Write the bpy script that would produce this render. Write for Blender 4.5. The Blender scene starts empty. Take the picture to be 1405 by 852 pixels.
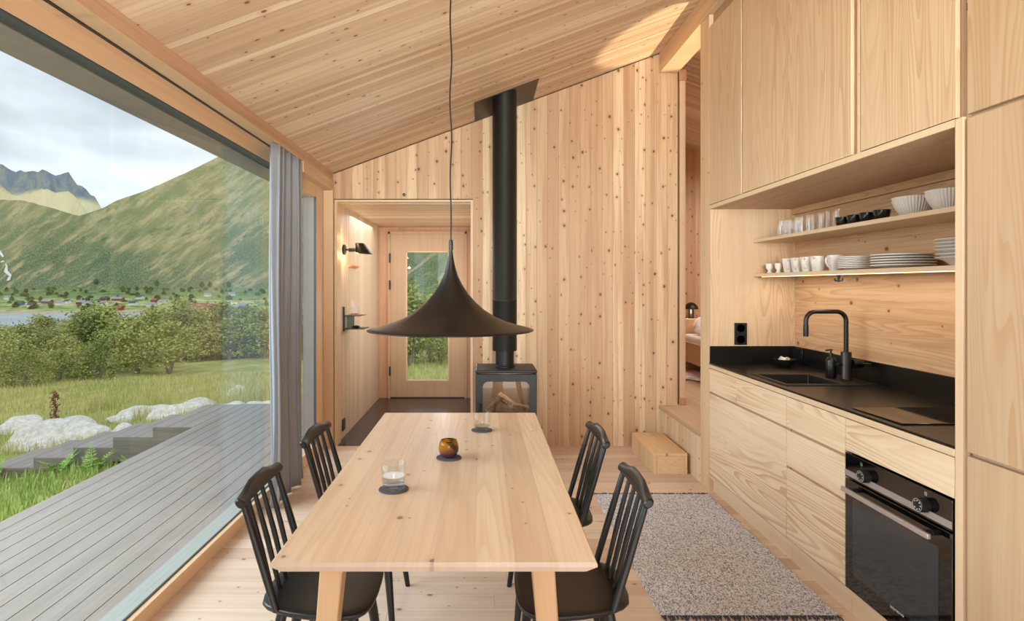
import bpy, bmesh, math, random
from mathutils import Vector, Matrix, noise
random.seed(7)
PI = math.pi
col = bpy.context.scene.collection
F, CX, CY, H = 806.0, 662.0, 391.5, 1.45       # focal length in pixels, vanishing point, eye height

# ------------------------------------------------------------------ materials
def lin(c):
    if isinstance(c, str):
        c = tuple(int(c[i:i+2], 16) for i in (0, 2, 4))
    r = []
    for v in c:
        v /= 255.0
        r.append(v/12.92 if v <= .04045 else ((v+.055)/1.055)**2.4)
    return (*r, 1.0)

class NT:
    def __init__(s, name):
        s.m = bpy.data.materials.new(name); s.m.use_nodes = True
        s.t = s.m.node_tree; s.t.nodes.clear()
        s.out = s.t.nodes.new('ShaderNodeOutputMaterial')
    def n(s, typ, ins=None, **kw):
        nd = s.t.nodes.new(typ)
        for k, v in kw.items(): setattr(nd, k, v)
        for k, v in (ins or {}).items():
            if isinstance(v, bpy.types.NodeSocket): s.t.links.new(v, nd.inputs[k])
            else: nd.inputs[k].default_value = v
        return nd
    def math(s, op, a, b=0.0, c=0.0, clamp=False):
        return s.n('ShaderNodeMath', {0: a, 1: b, 2: c}, operation=op, use_clamp=clamp).outputs[0]
    def mix(s, f, a, b, mode='MIX'):
        nd = s.n('ShaderNodeMix', {0: f, 6: a, 7: b}, data_type='RGBA', blend_type=mode)
        return nd.outputs[2]
    def ss(s, v, a, b):   # smoothstep v from a (0) to b (1)
        return s.n('ShaderNodeMapRange', {0: v, 1: a, 2: b, 3: 0.0, 4: 1.0}, interpolation_type='SMOOTHSTEP').outputs[0]
    def noise(s, vec, scale=1.0, detail=3.0, rough=.5, dist=0.0):
        return s.n('ShaderNodeTexNoise', {'Vector': vec, 'Scale': scale, 'Detail': detail, 'Roughness': rough, 'Distortion': dist}).outputs[0]
    def coords(s):
        tc = s.n('ShaderNodeTexCoord').outputs['Object']
        return tc, s.n('ShaderNodeSeparateXYZ', {0: tc}).outputs
    def vec(s, x, y, z=0.0):
        return s.n('ShaderNodeCombineXYZ', {0: x, 1: y, 2: z}).outputs[0]
    def bsdf(s, colr, rough=.5, metal=0.0, spec=.5, bump=None, bstr=.1, bdist=.01, **kw):
        ins = {'Base Color': colr, 'Roughness': rough, 'Metallic': metal, 'Specular IOR Level': spec}
        if bump is not None:
            ins['Normal'] = s.n('ShaderNodeBump', {'Height': bump, 'Strength': bstr, 'Distance': bdist}).outputs[0]
        for k, v in kw.items(): ins[k.replace('_', ' ')] = v
        b = s.n('ShaderNodeBsdfPrincipled', ins)
        s.t.links.new(b.outputs[0], s.out.inputs[0])
        return s.m

def plain(name, c, rough=.5, metal=0.0, var=.06, nscale=30, **kw):
    t = NT(name); tc, _ = t.coords()
    n = t.noise(tc, nscale, 3)
    c = lin(c)
    d = tuple(max(0, v*(1-var*2)) for v in c[:3]) + (1,)
    l = tuple(min(1, v*(1+var)) for v in c[:3]) + (1,)
    return t.bsdf(t.mix(n, d, l), rough, metal, **kw)

def soft(c, k=.22, g=1.04):
    y = .3*c[0]+.55*c[1]+.15*c[2]
    return tuple(min(.93, (v+(y-v)*k)*g*m_) for v, m_ in zip(c[:3], (.985, 1.005, 1.0)))+(1,)
def wood(name, L, W, base, dark, pw=None, var=.5, knot=.5, kcell=.13, kr=.007, groove=.5, gw=.0015, grain=.35,
         figure=0.0, figc=None, figscale=(1.0, 6.0), fbands=26.0, rough=.5, kcol='6b4029', light=None, seed=0.0, spec=.35, rnd=True, joints=0):
    """planked or veneered softwood: L = axis along the grain, W = axis across the boards (0,1,2)"""
    t = NT(name); tc, xyz = t.coords()
    l, w = xyz[L], xyz[W]
    base, dark = soft(lin(base)), soft(lin(dark))
    light = soft(lin(light)) if light else base
    if rnd:
        orn = t.n('ShaderNodeObjectInfo').outputs['Random']
        l = t.math('ADD', l, t.math('MULTIPLY', orn, 31.0))
    if pw:
        wi = t.math('ADD', t.math('DIVIDE', w, pw), 500.0 + seed)
        idx = t.math('FLOOR', wi); fr = t.math('FRACT', wi)
        if joints:
            off = t.n('ShaderNodeTexWhiteNoise', {'W': t.math('ADD', idx, 3.3)}, noise_dimensions='1D').outputs[0]
            lj = t.math('ADD', t.math('DIVIDE', l, joints), t.math('MULTIPLY', off, 9.0))
            jidx = t.math('FLOOR', lj)
            idx2 = t.math('ADD', t.math('MULTIPLY', jidx, 17.31), idx)
        else:
            idx2 = idx
        wn = t.n('ShaderNodeTexWhiteNoise', {'W': idx2}, noise_dimensions='1D')
        r1 = wn.outputs[0]; r2 = t.n('ShaderNodeSeparateColor', {0: wn.outputs[1]}).outputs
        lo = t.math('ADD', l, t.math('MULTIPLY', r1, 43.0))
    else:
        lo = l; fr = None; r1 = None
    # warp so that grain flows
    warp = t.noise(t.vec(t.math('MULTIPLY', lo, 1.2), t.math('MULTIPLY', w, 5.0), seed), 1.0, 2)
    ww = t.math('ADD', w, t.math('MULTIPLY', t.math('SUBTRACT', warp, .5), .03))
    g1 = t.noise(t.vec(t.math('MULTIPLY', lo, 1.6), t.math('MULTIPLY', ww, 70.0), seed), 1.0, 3, .6)
    g2 = t.noise(t.vec(t.math('MULTIPLY', lo, .7), t.math('MULTIPLY', ww, 16.0), seed+5), 1.0, 2, .5)
    c = base
    if pw:
        c = t.mix(t.math('MULTIPLY', t.math('POWER', r1, 1.3), var, clamp=True), light, dark)
        c = t.mix(t.math('MULTIPLY', r2[1], .3), c, base)
    c = t.mix(t.math('MULTIPLY', t.ss(g2, .42, .72), grain), c, dark)
    c = t.mix(t.math('MULTIPLY', t.ss(g1, .45, .75), grain*.8), c, dark)
    if figure > 0:
        fn = t.noise(t.vec(t.math('MULTIPLY', lo, figscale[0]), t.math('MULTIPLY', w, figscale[1]), seed+9), 1.0, 1.5, .35)
        fb = t.math('FRACT', t.math('MULTIPLY', fn, fbands))
        band = t.math('MULTIPLY', t.ss(fb, .35, .93), t.math('SUBTRACT', 1.0, t.ss(fb, .95, 1.0)))
        fade = t.ss(t.noise(t.vec(t.math('MULTIPLY', lo, .6), t.math('MULTIPLY', w, 3.0), seed+2), 1.0, 1), .38, .6)
        amt = t.math('MULTIPLY', t.math('MULTIPLY', band, figure), t.math('MULTIPLY_ADD', fade, .8, .2))
        c = t.mix(amt, c, soft(lin(figc)) if figc else dark)
    if knot > 0:
        vv = t.vec(t.math('DIVIDE', lo, kcell*1.25), t.math('DIVIDE', w, kcell), 0.0)
        vo = t.n('ShaderNodeTexVoronoi', {'Vector': vv, 'Scale': 1.0, 'Randomness': 1.0}, voronoi_dimensions='2D')
        sc = t.n('ShaderNodeSeparateColor', {0: vo.outputs['Color']}).outputs
        sel = t.math('LESS_THAN', sc[0], knot)
        rr = t.math('MULTIPLY_ADD', t.math('POWER', sc[1], 2.0), kr/kcell*1.15, kr/kcell*.45)
        wob = t.math('ADD', vo.outputs['Distance'], t.math('MULTIPLY', t.math('SUBTRACT', g1, .5), kr/kcell*.6))
        q = t.math('DIVIDE', wob, rr)
        core = t.math('MULTIPLY', t.math('SUBTRACT', 1.0, t.ss(q, .65, 1.15)), sel)
        halo = t.math('MULTIPLY', t.math('SUBTRACT', 1.0, t.ss(q, .9, 3.2)), sel)
        c = t.mix(t.math('MULTIPLY', halo, .35), c, dark)
        c = t.mix(t.math('MULTIPLY', core, .85), c, lin(kcol))
    if pw and groove > 0:
        e = t.math('MINIMUM', fr, t.math('SUBTRACT', 1.0, fr))
        gm = t.math('SUBTRACT', 1.0, t.ss(e, gw/pw*.4, gw/pw*1.3))
        if joints:
            fj = t.math('FRACT', lj); ej = t.math('MINIMUM', fj, t.math('SUBTRACT', 1.0, fj))
            gm = t.math('MAXIMUM', gm, t.math('SUBTRACT', 1.0, t.ss(ej, gw/joints*.4, gw/joints*1.3)))
        gd = tuple(v*.35 for v in dark[:3]) + (1,)
        c = t.mix(t.math('MULTIPLY', gm, groove), c, gd)
    if name == 'table_pine':
        ny = t.n('ShaderNodeSeparateXYZ', {0: t.n('ShaderNodeTexCoord').outputs['Normal']}).outputs[1]
        c = t.mix(t.math('MULTIPLY', t.math('GREATER_THAN', t.math('ABSOLUTE', ny), .6), .7), c, lin('a48e7c'))
    return t.bsdf(c, t.math('MULTIPLY_ADD', g1, .12, rough-.06), 0.0, spec)

PINE = dict(base='e3bb90', dark='c98d5e', light='ebc9a0')
M = {}
M['wall'] = wood('knotty_pine_boards', 2, 0, 'd9b082', 'b57d4e', pw=.098, var=.9, knot=.46, kcell=.082, kr=.0075, groove=.5, gw=.002, light='ecc99c', grain=.6, figure=.25, figc='c08a5a', figscale=(.5, 9), fbands=16, rnd=False, kcol='553019')
M['wall_deep'] = wood('alcove_pine_boards', 2, 1, 'e4c6a2', 'c9a27a', pw=.045, var=.6, knot=.4, kcell=.075, kr=.0042, groove=.3, light='e4cba8', rnd=False)
M['wall_side'] = wood('side_pine_boards', 2, 1, 'e0bd92', 'c89a6c', pw=.098, var=.6, knot=.45, kcell=.09, kr=.005, groove=.3, light='e8c9a0', rnd=False)
M['ceil'] = wood('ceiling_pine_boards', 0, 1, 'deb88e', 'be8c62', pw=.045, var=.8, knot=.45, kcell=.10, kr=.0068, groove=.2, gw=.0018, light='ecceA6', grain=.5, rnd=False, kcol='66402a')
M['floor'] = wood('pale_floor_boards', 0, 1, 'dfc0a5', 'c39a7c', pw=.12, var=.7, knot=.45, kcell=.12, kr=.007, groove=.45, gw=.0016, light='ebd3bb', rough=.5, rnd=False, joints=2.3, kcol='8a5d48')
M['table'] = wood('table_pine', 1, 0, 'dab38a', 'c08c5e', pw=.105, var=.5, knot=.3, kcell=.115, kr=.0075, groove=.06, gw=.004, light='e8c9a3', figure=.25, figc='c08a5c', figscale=(.5, 7), fbands=14, rough=.40, kcol='7d5a46', spec=.5, rnd=False, seed=11)
M['leg'] = wood('table_leg_pine', 2, 0, 'bf915c', 'a9763f', knot=0, figure=.6, figc='c08a4e', figscale=(1.5, 14), fbands=14)
M['cabV'] = wood('upper_door_pine_veneer', 2, 1, 'dcb78d', 'c8996b', knot=0, grain=.4, figure=.5, figc='bd8b57', figscale=(.4, 7.5), fbands=22, rough=.42)
M['cabH'] = wood('drawer_pine_veneer', 1, 2, 'ecd0a8', 'd9b080', knot=0, grain=.4, figure=.7, figc='c48d55', figscale=(.5, 6.5), fbands=20, rough=.42)
M['tallV'] = wood('tall_door_pine_veneer', 2, 1, 'c9a57b', 'b78b5f', knot=0, grain=.4, figure=.7, figc='c08a55', figscale=(.4, 6.5), fbands=20, rough=.42)
M['edge'] = wood('pale_pine_edge', 1, 2, 'e0bf96', 'd8b184', knot=0, grain=.4)
M['edgeV'] = wood('pale_pine_upright', 2, 1, 'e3bf94', 'd0a477', knot=.25, kcell=.12, kr=.004, grain=.4)
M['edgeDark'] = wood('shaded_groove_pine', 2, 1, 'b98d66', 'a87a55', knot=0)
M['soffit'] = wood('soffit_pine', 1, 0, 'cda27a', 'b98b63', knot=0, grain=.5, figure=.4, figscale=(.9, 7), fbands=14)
M['splash'] = wood('backsplash_pine_boards', 1, 2, 'e2b27c', 'c0834d', pw=.19, var=.45, knot=.42, kcell=.15, kr=.008, groove=.2, grain=.7, figure=.55, figc='b87d47', figscale=(.5, 9), fbands=20, rnd=False)
M['endpanel'] = wood('niche_end_pine_veneer', 2, 0, 'dcb489', 'c9976a', knot=0, figure=.5, figc='bd8654', figscale=(.8, 7), fbands=16, rnd=False)
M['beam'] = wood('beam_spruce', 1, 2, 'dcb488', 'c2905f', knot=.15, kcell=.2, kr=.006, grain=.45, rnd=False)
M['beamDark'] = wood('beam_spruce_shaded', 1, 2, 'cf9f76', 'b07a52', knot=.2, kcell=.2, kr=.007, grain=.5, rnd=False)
M['post'] = wood('post_pine', 2, 1, 'e1ba8c', 'cb9667', knot=.4, kcell=.11, kr=.005, grain=.4, rnd=False)
M['redpost'] = wood('alcove_red_pine', 2, 0, 'cf9468', 'b87549', knot=.4, kcell=.07, kr=.003, grain=.5, rnd=False)
M['doorleaf'] = wood('door_pine', 2, 0, 'c39b72', 'b08760', knot=0, grain=.4, rnd=False)
M['frame'] = wood('window_frame_pine', 1, 2, 'e8bd8d', 'd8a472', knot=0, grain=.3, rnd=False)
M['frameV'] = wood('window_frame_upright_pine', 2, 1, 'e8c093', 'd4a273', knot=.1, grain=.3, rnd=False)
M['box'] = wood('step_box_pine', 1, 0, 'e3b983', 'd19f66', knot=.1, figure=.35, figc='c68d52', figscale=(1, 9), fbands=14, grain=.4)
M['boxf'] = wood('step_box_front_pine', 0, 2, 'e6bd88', 'd5a56c', knot=0, figure=.4, figc='c68d52', figscale=(2, 14), fbands=14, grain=.4)
M['platform'] = wood('platform_boards', 1, 0, 'cfae8c', 'b18c69', pw=.12, var=.6, knot=.35, kcell=.1, kr=.004, groove=.4, rnd=False)
M['bedwood'] = wood('bed_pine', 1, 2, 'c99c72', 'b3825a', knot=0, grain=.5)
M['deck'] = None
M['hookwood'] = plain('pinkish_peg_wood', 'c98a66', .5)
M['black'] = plain('satin_black_steel', '121213', .42, var=.1)
M['chair'] = plain('black_lacquered_wood', '141312', .36, var=.08, spec=.5)
M['lamp'] = plain('brown_black_enamel', '0e0b0a', .38, var=.05, nscale=4, spec=.4)
M['flue'] = plain('matt_black_flue_steel', '0a0b0c', .5, var=.06, nscale=5, spec=.5)
M['stove'] = plain('cast_iron_grey_black', '23282b', .5, var=.08, spec=.5)
M['plate'] = plain('dark_brown_ceiling_steel', '3b2c20', .45, var=.1, nscale=8)
M['laminate'] = plain('matt_black_laminate', '0f0e0d', .3, var=.1, spec=.55)
M['sinkm'] = plain('black_composite_granite', '161514', .45, var=.15, nscale=300)
M['tap'] = plain('matt_black_tap', '090909', .38, spec=.6)
M['hob'] = plain('black_hob_glass', '0a0807', .05, spec=.8)
M['ovenglass'] = plain('black_oven_glass', '060606', .05, spec=.9)
M['ovenwin'] = plain('oven_window_glass', '262d33', .07, spec=.9)
M['steel'] = plain('brushed_steel', 'a39a94', .4, metal=.2, var=.05, nscale=80)
M['steelh'] = plain('light_steel_handle', 'c2bcb7', .3, metal=.6, var=.05)
M['white_print'] = plain('white_print', 'd8d8d8', .5)
M['greendisp'] = plain('green_display_print', '8ec9a0', .5)
M['ceramic'] = plain('white_glazed_ceramic', 'e6e0da', .3, var=.03, spec=.5)
M['matteceramic'] = None
M['darkglass'] = plain('black_teal_glazed_glass', '0c1618', .08, spec=.9)
M['felt'] = plain('dark_grey_felt', '55555e', .95, var=.2, nscale=400)
M['tile'] = None
M['paper'] = plain('white_paper', 'e8e6ea', .7)
M['greenmetal'] = plain('grey_green_metal', '6f7f70', .45, spec=.5)
M['linen'] = plain('white_linen', 'eceaf0', .8, var=.03, nscale=12)
M['roof_dark'] = plain('dark_roof', '55565a', .7)
M['roof_light'] = plain('pale_grey_roof', '9a9ca0', .7)
M['housewhite'] = plain('white_house_paint', 'e4e4e2', .6)
M['housered'] = plain('red_house_paint', '8f4640', .6)
M['houseyellow'] = plain('cream_house_paint', 'ded3a8', .6)
M['houseblue'] = plain('blue_house_paint', '3c7ab0', .6)
M['barnroof'] = plain('orange_red_roof', 'a35f4a', .7)
M['fascia'] = plain('weathered_grey_fascia', '8d837d', .6, var=.1, nscale=12)
M['gasket'] = plain('dark_rubber_gasket', '41484c', .5)
M['alu'] = plain('grey_aluminium', 'b3b9b3', .4, metal=.2)
M['ledge'] = plain('blue_grey_metal_ledge', 'a8acb2', .5, metal=0.0, var=.06, nscale=6)
M['ash'] = plain('pale_firebrick', 'cdb59c', .8, var=.15, nscale=6)
M['gap_shade'] = plain('painted_shade_black', '0d0c0b', .9)  # near-black colour standing in for shade in gaps and under the deck

def mk_tile():
    t = NT('dark_slate_tiles'); tc, xyz = t.coords()
    br = t.n('ShaderNodeTexBrick', {'Vector': t.vec(xyz[0], xyz[1]), 'Color1': lin('3a3130'), 'Color2': lin('332c2c'), 'Mortar': lin('1a1615'),
             'Scale': 1.0, 'Mortar Size': .003, 'Brick Width': .6, 'Row Height': .6}, offset=.5)
    n = t.noise(tc, 20, 4)
    return t.bsdf(t.mix(t.math('MULTIPLY', n, .3), br.outputs[0], lin('4a4040')), .22, spec=.5)
M['tile'] = mk_tile()

def mk_curtain():
    t = NT('grey_linen_curtain'); tc, xyz = t.coords()
    a = t.noise(t.vec(t.math('MULTIPLY', xyz[1], 500.0), t.math('MULTIPLY', xyz[2], 500.0)), 1, 2)
    b = t.noise(t.vec(t.math('MULTIPLY', xyz[1], 4.0), t.math('MULTIPLY', xyz[2], 3.0)), 1, 2)
    c = t.mix(t.math('MULTIPLY', t.math('ADD', a, b), .5), lin('868a92'), lin('a6aab2'))
    return t.bsdf(c, .85, spec=.2)
M['curtain'] = mk_curtain()

def mk_rug():
    t = NT('speckled_wool_rug'); tc, xyz = t.coords()
    vo = t.n('ShaderNodeTexVoronoi', {'Vector': t.vec(t.math('MULTIPLY', xyz[0], 190.0), t.math('MULTIPLY', xyz[1], 130.0)), 'Scale': 1.0, 'Randomness': .75}, voronoi_dimensions='2D')
    sc = t.n('ShaderNodeSeparateColor', {0: vo.outputs['Color']}).outputs
    base = t.mix(t.ss(sc[0], .2, .9), lin('c2c6d0'), lin('f0f4fb'))
    big = t.noise(tc, 5, 2)
    base = t.mix(t.math('MULTIPLY', big, .3), base, lin('ced2d8'))
    dk = t.math('LESS_THAN', sc[1], .22)
    c = t.mix(t.math('MULTIPLY', dk, .7), base, lin('5f5a66'))
    return t.bsdf(c, .95, spec=.1, bump=vo.outputs['Distance'], bstr=.6, bdist=.006)
M['rug'] = mk_rug()
M['fringe'] = plain('dark_rug_fringe', '4c4750', .95, var=.5, nscale=150)

def mk_deck():
    t = NT('weathered_deck_boards'); tc, xyz = t.coords()
    idx = t.math('FLOOR', t.math('DIVIDE', xyz[0], .1212))
    wn = t.n('ShaderNodeTexWhiteNoise', {'W': idx}, noise_dimensions='1D').outputs[0]
    g = t.noise(t.vec(t.math('MULTIPLY', xyz[0], 60.0), t.math('MULTIPLY', xyz[1], 2.0), wn), 1, 4, .6)
    b = t.noise(t.vec(t.math('MULTIPLY', xyz[0], 6.0), t.math('MULTIPLY', xyz[1], 1.2), wn), 1, 4, .6)
    c = t.mix(g, lin('87817d'), lin('b0a9a4'))
    c = t.mix(t.math('MULTIPLY', t.ss(b, .4, .7), .4), c, lin('96887c'))
    c = t.mix(t.math('MULTIPLY', wn, .2), c, lin('77716f'))
    return t.bsdf(c, .7, spec=.25)
M['deck'] = mk_deck()
M['riser'] = wood('weathered_riser_boards', 0, 2, '7d7469', '5c534a', pw=.085, var=.5, knot=.2, kcell=.15, kr=.006, groove=.5, grain=.6, rnd=False)

def mk_bowl():
    t = NT('ribbed_white_ceramic'); tc, xyz = t.coords()
    ang = t.math('ARCTAN2', xyz[1], xyz[0])
    w = t.math('SINE', t.math('MULTIPLY', ang, 44.0))
    return t.bsdf(t.mix(t.noise(tc, 20), lin('dfd7cf'), lin('e8e1da')), .5, bump=w, bstr=.4, bdist=.003)
M['bowlc'] = mk_bowl()

def mk_thin_glass(name, tint='f4faf8', lo=.04, hi=.9, pw=4.0):
    t = NT(name)
    fc = t.n('ShaderNodeLayerWeight', {'Blend': .5}).outputs['Facing']
    f2 = t.math('MULTIPLY_ADD', t.math('POWER', fc, pw), hi, lo)
    tr = t.n('ShaderNodeBsdfTransparent', {0: lin(tint)}).outputs[0]
    nz = t.noise(t.coords()[0], 2.0, 1)
    gl = t.n('ShaderNodeBsdfGlossy', {'Color': t.mix(nz, lin('ffffff'), lin('f8f8f8')), 'Roughness': .0}).outputs[0]
    mx = t.n('ShaderNodeMixShader', {0: f2, 1: tr, 2: gl}).outputs[0]
    t.t.links.new(mx, t.out.inputs[0]); return t.m
M['pane'] = mk_thin_glass('window_glass', 'f8fbfa', .025, .45, 4.5)
M['shelfglass'] = mk_thin_glass('drinking_glass', 'feffff', .015, .22, 2.5)
def mk_glass(name, c, ior=1.45, rough=0.0):
    t = NT(name)
    nz = t.noise(t.coords()[0], 8, 1)
    return t.bsdf(t.mix(t.math('MULTIPLY', nz, .02), lin(c), lin('ffffff')), rough, IOR=ior, Transmission_Weight=1.0)
M['glass'] = mk_thin_glass('clear_glass', 'fafbfb', .015, .3, 3.0)
M['water'] = mk_thin_glass('water', 'e6eaec', .04, .4, 3.0)
def mk_amber():
    t = NT('amber_purple_glass'); tc, xyz = t.coords()
    g = t.ss(t.math('ADD', xyz[2], t.math('MULTIPLY', xyz[0], -.25)), .012, .055)
    c = t.mix(g, lin('8a5a72'), lin('e0a020'))
    n = t.noise(t.vec(t.math('MULTIPLY', t.math('ADD', xyz[0], xyz[2]), 22.0), 0.0), 1, 1)
    c = t.mix(t.math('MULTIPLY', t.ss(n, .56, .62), .75), c, lin('24453f'))
    return t.bsdf(c, .05, IOR=1.3, Transmission_Weight=.72, spec=.7)
M['amber'] = mk_amber()
def emis(name, c, s):
    t = NT(name)
    nz = t.noise(t.coords()[0], 3, 1)
    e = t.n('ShaderNodeEmission', {0: lin(c), 1: t.math('MULTIPLY_ADD', nz, .05*s, s)}).outputs[0]
    t.t.links.new(e, t.out.inputs[0]); return t.m
M['led'] = emis('warm_led', 'ffe2a8', 2.2)
M['bulb'] = emis('warm_bulb', 'ffd9a0', 6)
def mk_log():
    t = NT('split_birch_log'); tc, xyz = t.coords()
    n = t.noise(t.vec(t.math('MULTIPLY', xyz[0], 8.0), t.math('MULTIPLY', xyz[1], 60.0), t.math('MULTIPLY', xyz[2], 60.0)), 1, 4)
    c = t.mix(t.ss(n, .35, .65), lin('a87a54'), lin('f0d0a8'))
    c = t.mix(t.ss(t.noise(tc, 45, 3), .55, .62), c, lin('e2d6c6'))
    return t.bsdf(c, .8)
M['log'] = mk_log()

# ---- outdoor materials
def mk_meadow():
    t = NT('meadow_grass'); tc, xyz = t.coords()
    n1 = t.noise(tc, .45, 4, .6); n2 = t.noise(tc, 6, 4, .7); n3 = t.noise(t.vec(xyz[0], t.math('MULTIPLY', xyz[1], .35)), 1.5, 3)
    c = t.mix(t.ss(n1, .35, .65), lin('a3ab5c'), lin('cbbd7c'))
    c = t.mix(t.math('MULTIPLY', t.ss(n2, .35, .7), .6), c, lin('86934a'))
    c = t.mix(t.math('MULTIPLY', t.ss(n3, .5, .66), .7), c, lin('d3c293'))
    return t.bsdf(c, .9, spec=.1, bump=n2, bstr=.8, bdist=.1)
M['meadow'] = mk_meadow()
def mk_hill():
    t = NT('green_mountainside'); tc, xyz = t.coords()
    uv = t.n('ShaderNodeSeparateXYZ', {0: t.n('ShaderNodeTexCoord').outputs['UV']}).outputs
    U, V = uv[0], uv[1]
    wob = t.noise(t.vec(U, V), 1.6, 3)
    def streak(ang, fa, fc, det, seed):
        ca, sa = math.cos(ang), math.sin(ang)
        al = t.math('ADD', t.math('MULTIPLY', U, ca), t.math('MULTIPLY', V, sa))
        ac = t.math('ADD', t.math('ADD', t.math('MULTIPLY', U, -sa), t.math('MULTIPLY', V, ca)), t.math('MULTIPLY', wob, .14))
        return t.noise(t.vec(t.math('MULTIPLY', al, fa), t.math('MULTIPLY', ac, fc), seed), 1.0, det, .66)
    a = streak(.62, 3.0, 13.0, 8, 1.0)
    b = streak(.55, 8.0, 26.0, 6, 4.0)
    d = t.noise(t.vec(U, V), 34.0, 5, .72)
    big = streak(.5, .9, 2.2, 3, 8.0)
    hi = t.ss(t.math('ADD', V, t.math('MULTIPLY', t.math('SUBTRACT', big, .5), 1.6)), .12, .62)
    grass = t.mix(t.ss(a, .40, .60), lin('868c55'), lin('bcac7c'))
    grass = t.mix(t.math('MULTIPLY', t.ss(b, .5, .62), .5), grass, lin('7e8d55'))
    grass = t.mix(t.math('MULTIPLY', t.ss(d, .5, .7), .35), grass, lin('728352'))
    f = t.noise(t.vec(U, V), 75.0, 4, .7)
    grass = t.mix(t.math('MULTIPLY', t.ss(f, .52, .66), .55), grass, lin('5c6f42'))
    bush = t.mix(t.ss(f, .42, .60), lin('3f5a3a'), lin('758655'))
    bm = t.math('MAXIMUM', t.math('MULTIPLY', t.math('SUBTRACT', 1.0, hi), t.ss(a, .66, .5)), t.math('MULTIPLY', t.ss(b, .57, .62), t.math('SUBTRACT', 1.0, t.ss(V, .35, .75))))
    c = t.mix(t.math('MULTIPLY', bm, .9), grass, bush)
    rk = t.math('MULTIPLY', t.ss(streak(.75, 2.6, 13.0, 5, 13.0), .64, .69), t.ss(V, .15, .4))
    c = t.mix(t.math('MULTIPLY', rk, .75), c, lin('a2a5a8'))
    c = t.mix(.05, c, lin('ccd8e0'))  # faint distance haze mixed into the colour
    return t.bsdf(c, .95, spec=.05, bump=t.math('ADD', a, t.math('MULTIPLY', d, .6)), bstr=.5, bdist=14)
M['hill'] = mk_hill()
def mk_far():
    t = NT('far_blue_rock'); tc, xyz = t.coords()
    uv = t.n('ShaderNodeSeparateXYZ', {0: t.n('ShaderNodeTexCoord').outputs['UV']}).outputs
    a = t.noise(t.vec(t.math('MULTIPLY', uv[0], 9.0), t.math('MULTIPLY', uv[1], 6.0)), 1.0, 8, .7, .5)
    c = t.mix(t.ss(a, .35, .65), lin('6f8194'), lin('94a0a0'))
    c = t.mix(t.math('MULTIPLY', t.ss(a, .5, .6), .45), c, lin('a3a487'))
    sunlit_low = t.math('SUBTRACT', 1.0, t.ss(t.math('ADD', xyz[2], t.math('MULTIPLY', a, 90.0)), 640.0, 740.0))
    c = t.mix(sunlit_low, c, lin('eadfb4'))  # sunlight on the lower slopes painted in as pale yellow
    return t.bsdf(c, .95, spec=.05, bump=a, bstr=.6, bdist=80)
M['far'] = mk_far()
def mk_water():
    t = NT('fjord_water'); tc, xyz = t.coords()
    n = t.noise(t.vec(t.math('MULTIPLY', xyz[0], .05), t.math('MULTIPLY', xyz[1], .25)), 1, 4)
    s = t.noise(t.vec(t.math('MULTIPLY', xyz[0], .004), t.math('MULTIPLY', xyz[1], .02)), 1, 2)
    return t.bsdf(t.mix(s, lin('8d9aa6'), lin('b3bcc4')), .35, spec=.3, bump=n, bstr=.3, bdist=.4)
M['fjord'] = mk_water()
def mk_field():
    t = NT('village_fields'); tc, xyz = t.coords()
    a = t.noise(t.vec(t.math('MULTIPLY', xyz[0], .012), t.math('MULTIPLY', xyz[1], .03)), 1, 3)
    d = t.noise(tc, .06, 5, .7)
    c = t.mix(t.ss(a, .42, .6), lin('8fae66'), lin('c9b68e'))
    c = t.mix(t.ss(d, .5, .58), c, lin('617a50'))
    shore = t.math('SUBTRACT', 1.0, t.ss(t.math('ADD', xyz[1], t.math('MULTIPLY', d, 30.0)), 560.0, 625.0))
    c = t.mix(shore, c, lin('bfae90'))
    up = t.ss(xyz[1], 700.0, 760.0)
    c = t.mix(up, c, t.mix(t.ss(d, .4, .6), lin('5d774d'), lin('86965e')))
    return t.bsdf(c, .95, spec=.05)
M['field'] = mk_field()
def leafmat(name, a, b):
    t = NT(name)
    ge = t.n('ShaderNodeNewGeometry').outputs['Random Per Island']
    ob = t.n('ShaderNodeObjectInfo').outputs['Random']
    c = t.mix(ge, lin(a), lin(b))
    c = t.mix(t.math('MULTIPLY', ob, .35), c, lin('a0a052'))
    return t.bsdf(c, .7, spec=.2)
M['leaf'] = leafmat('birch_leaves', '8a9c55', 'cccb80')
M['leaf2'] = leafmat('darker_shrub_leaves', '6c834a', 'a9b26a')
M['leaffar'] = leafmat('distant_dark_foliage', '49633f', '7c9060')
M['leafbright'] = leafmat('bright_garden_leaves', '6c9a45', 'a3c268')
M['grassb'] = leafmat('long_meadow_grass', 'a3ad57', 'e6daa2')
M['bark'] = plain('pale_birch_bark', 'a79f94', .8, var=.3, nscale=20)
def mk_rock():
    t = NT('white_lichened_rock'); tc, xyz = t.coords()
    a = t.noise(tc, 2.2, 6, .65); b = t.noise(tc, 14, 5, .7)
    c = t.mix(t.ss(b, .3, .7), lin('c9c2ba'), lin('f0ece6'))
    c = t.mix(t.math('MULTIPLY', t.ss(a, .58, .68), .5), c, lin('cf9f7e'))
    return t.bsdf(c, .85, spec=.2, bump=b, bstr=.6, bdist=.04)
M['rock'] = mk_rock()

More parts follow.
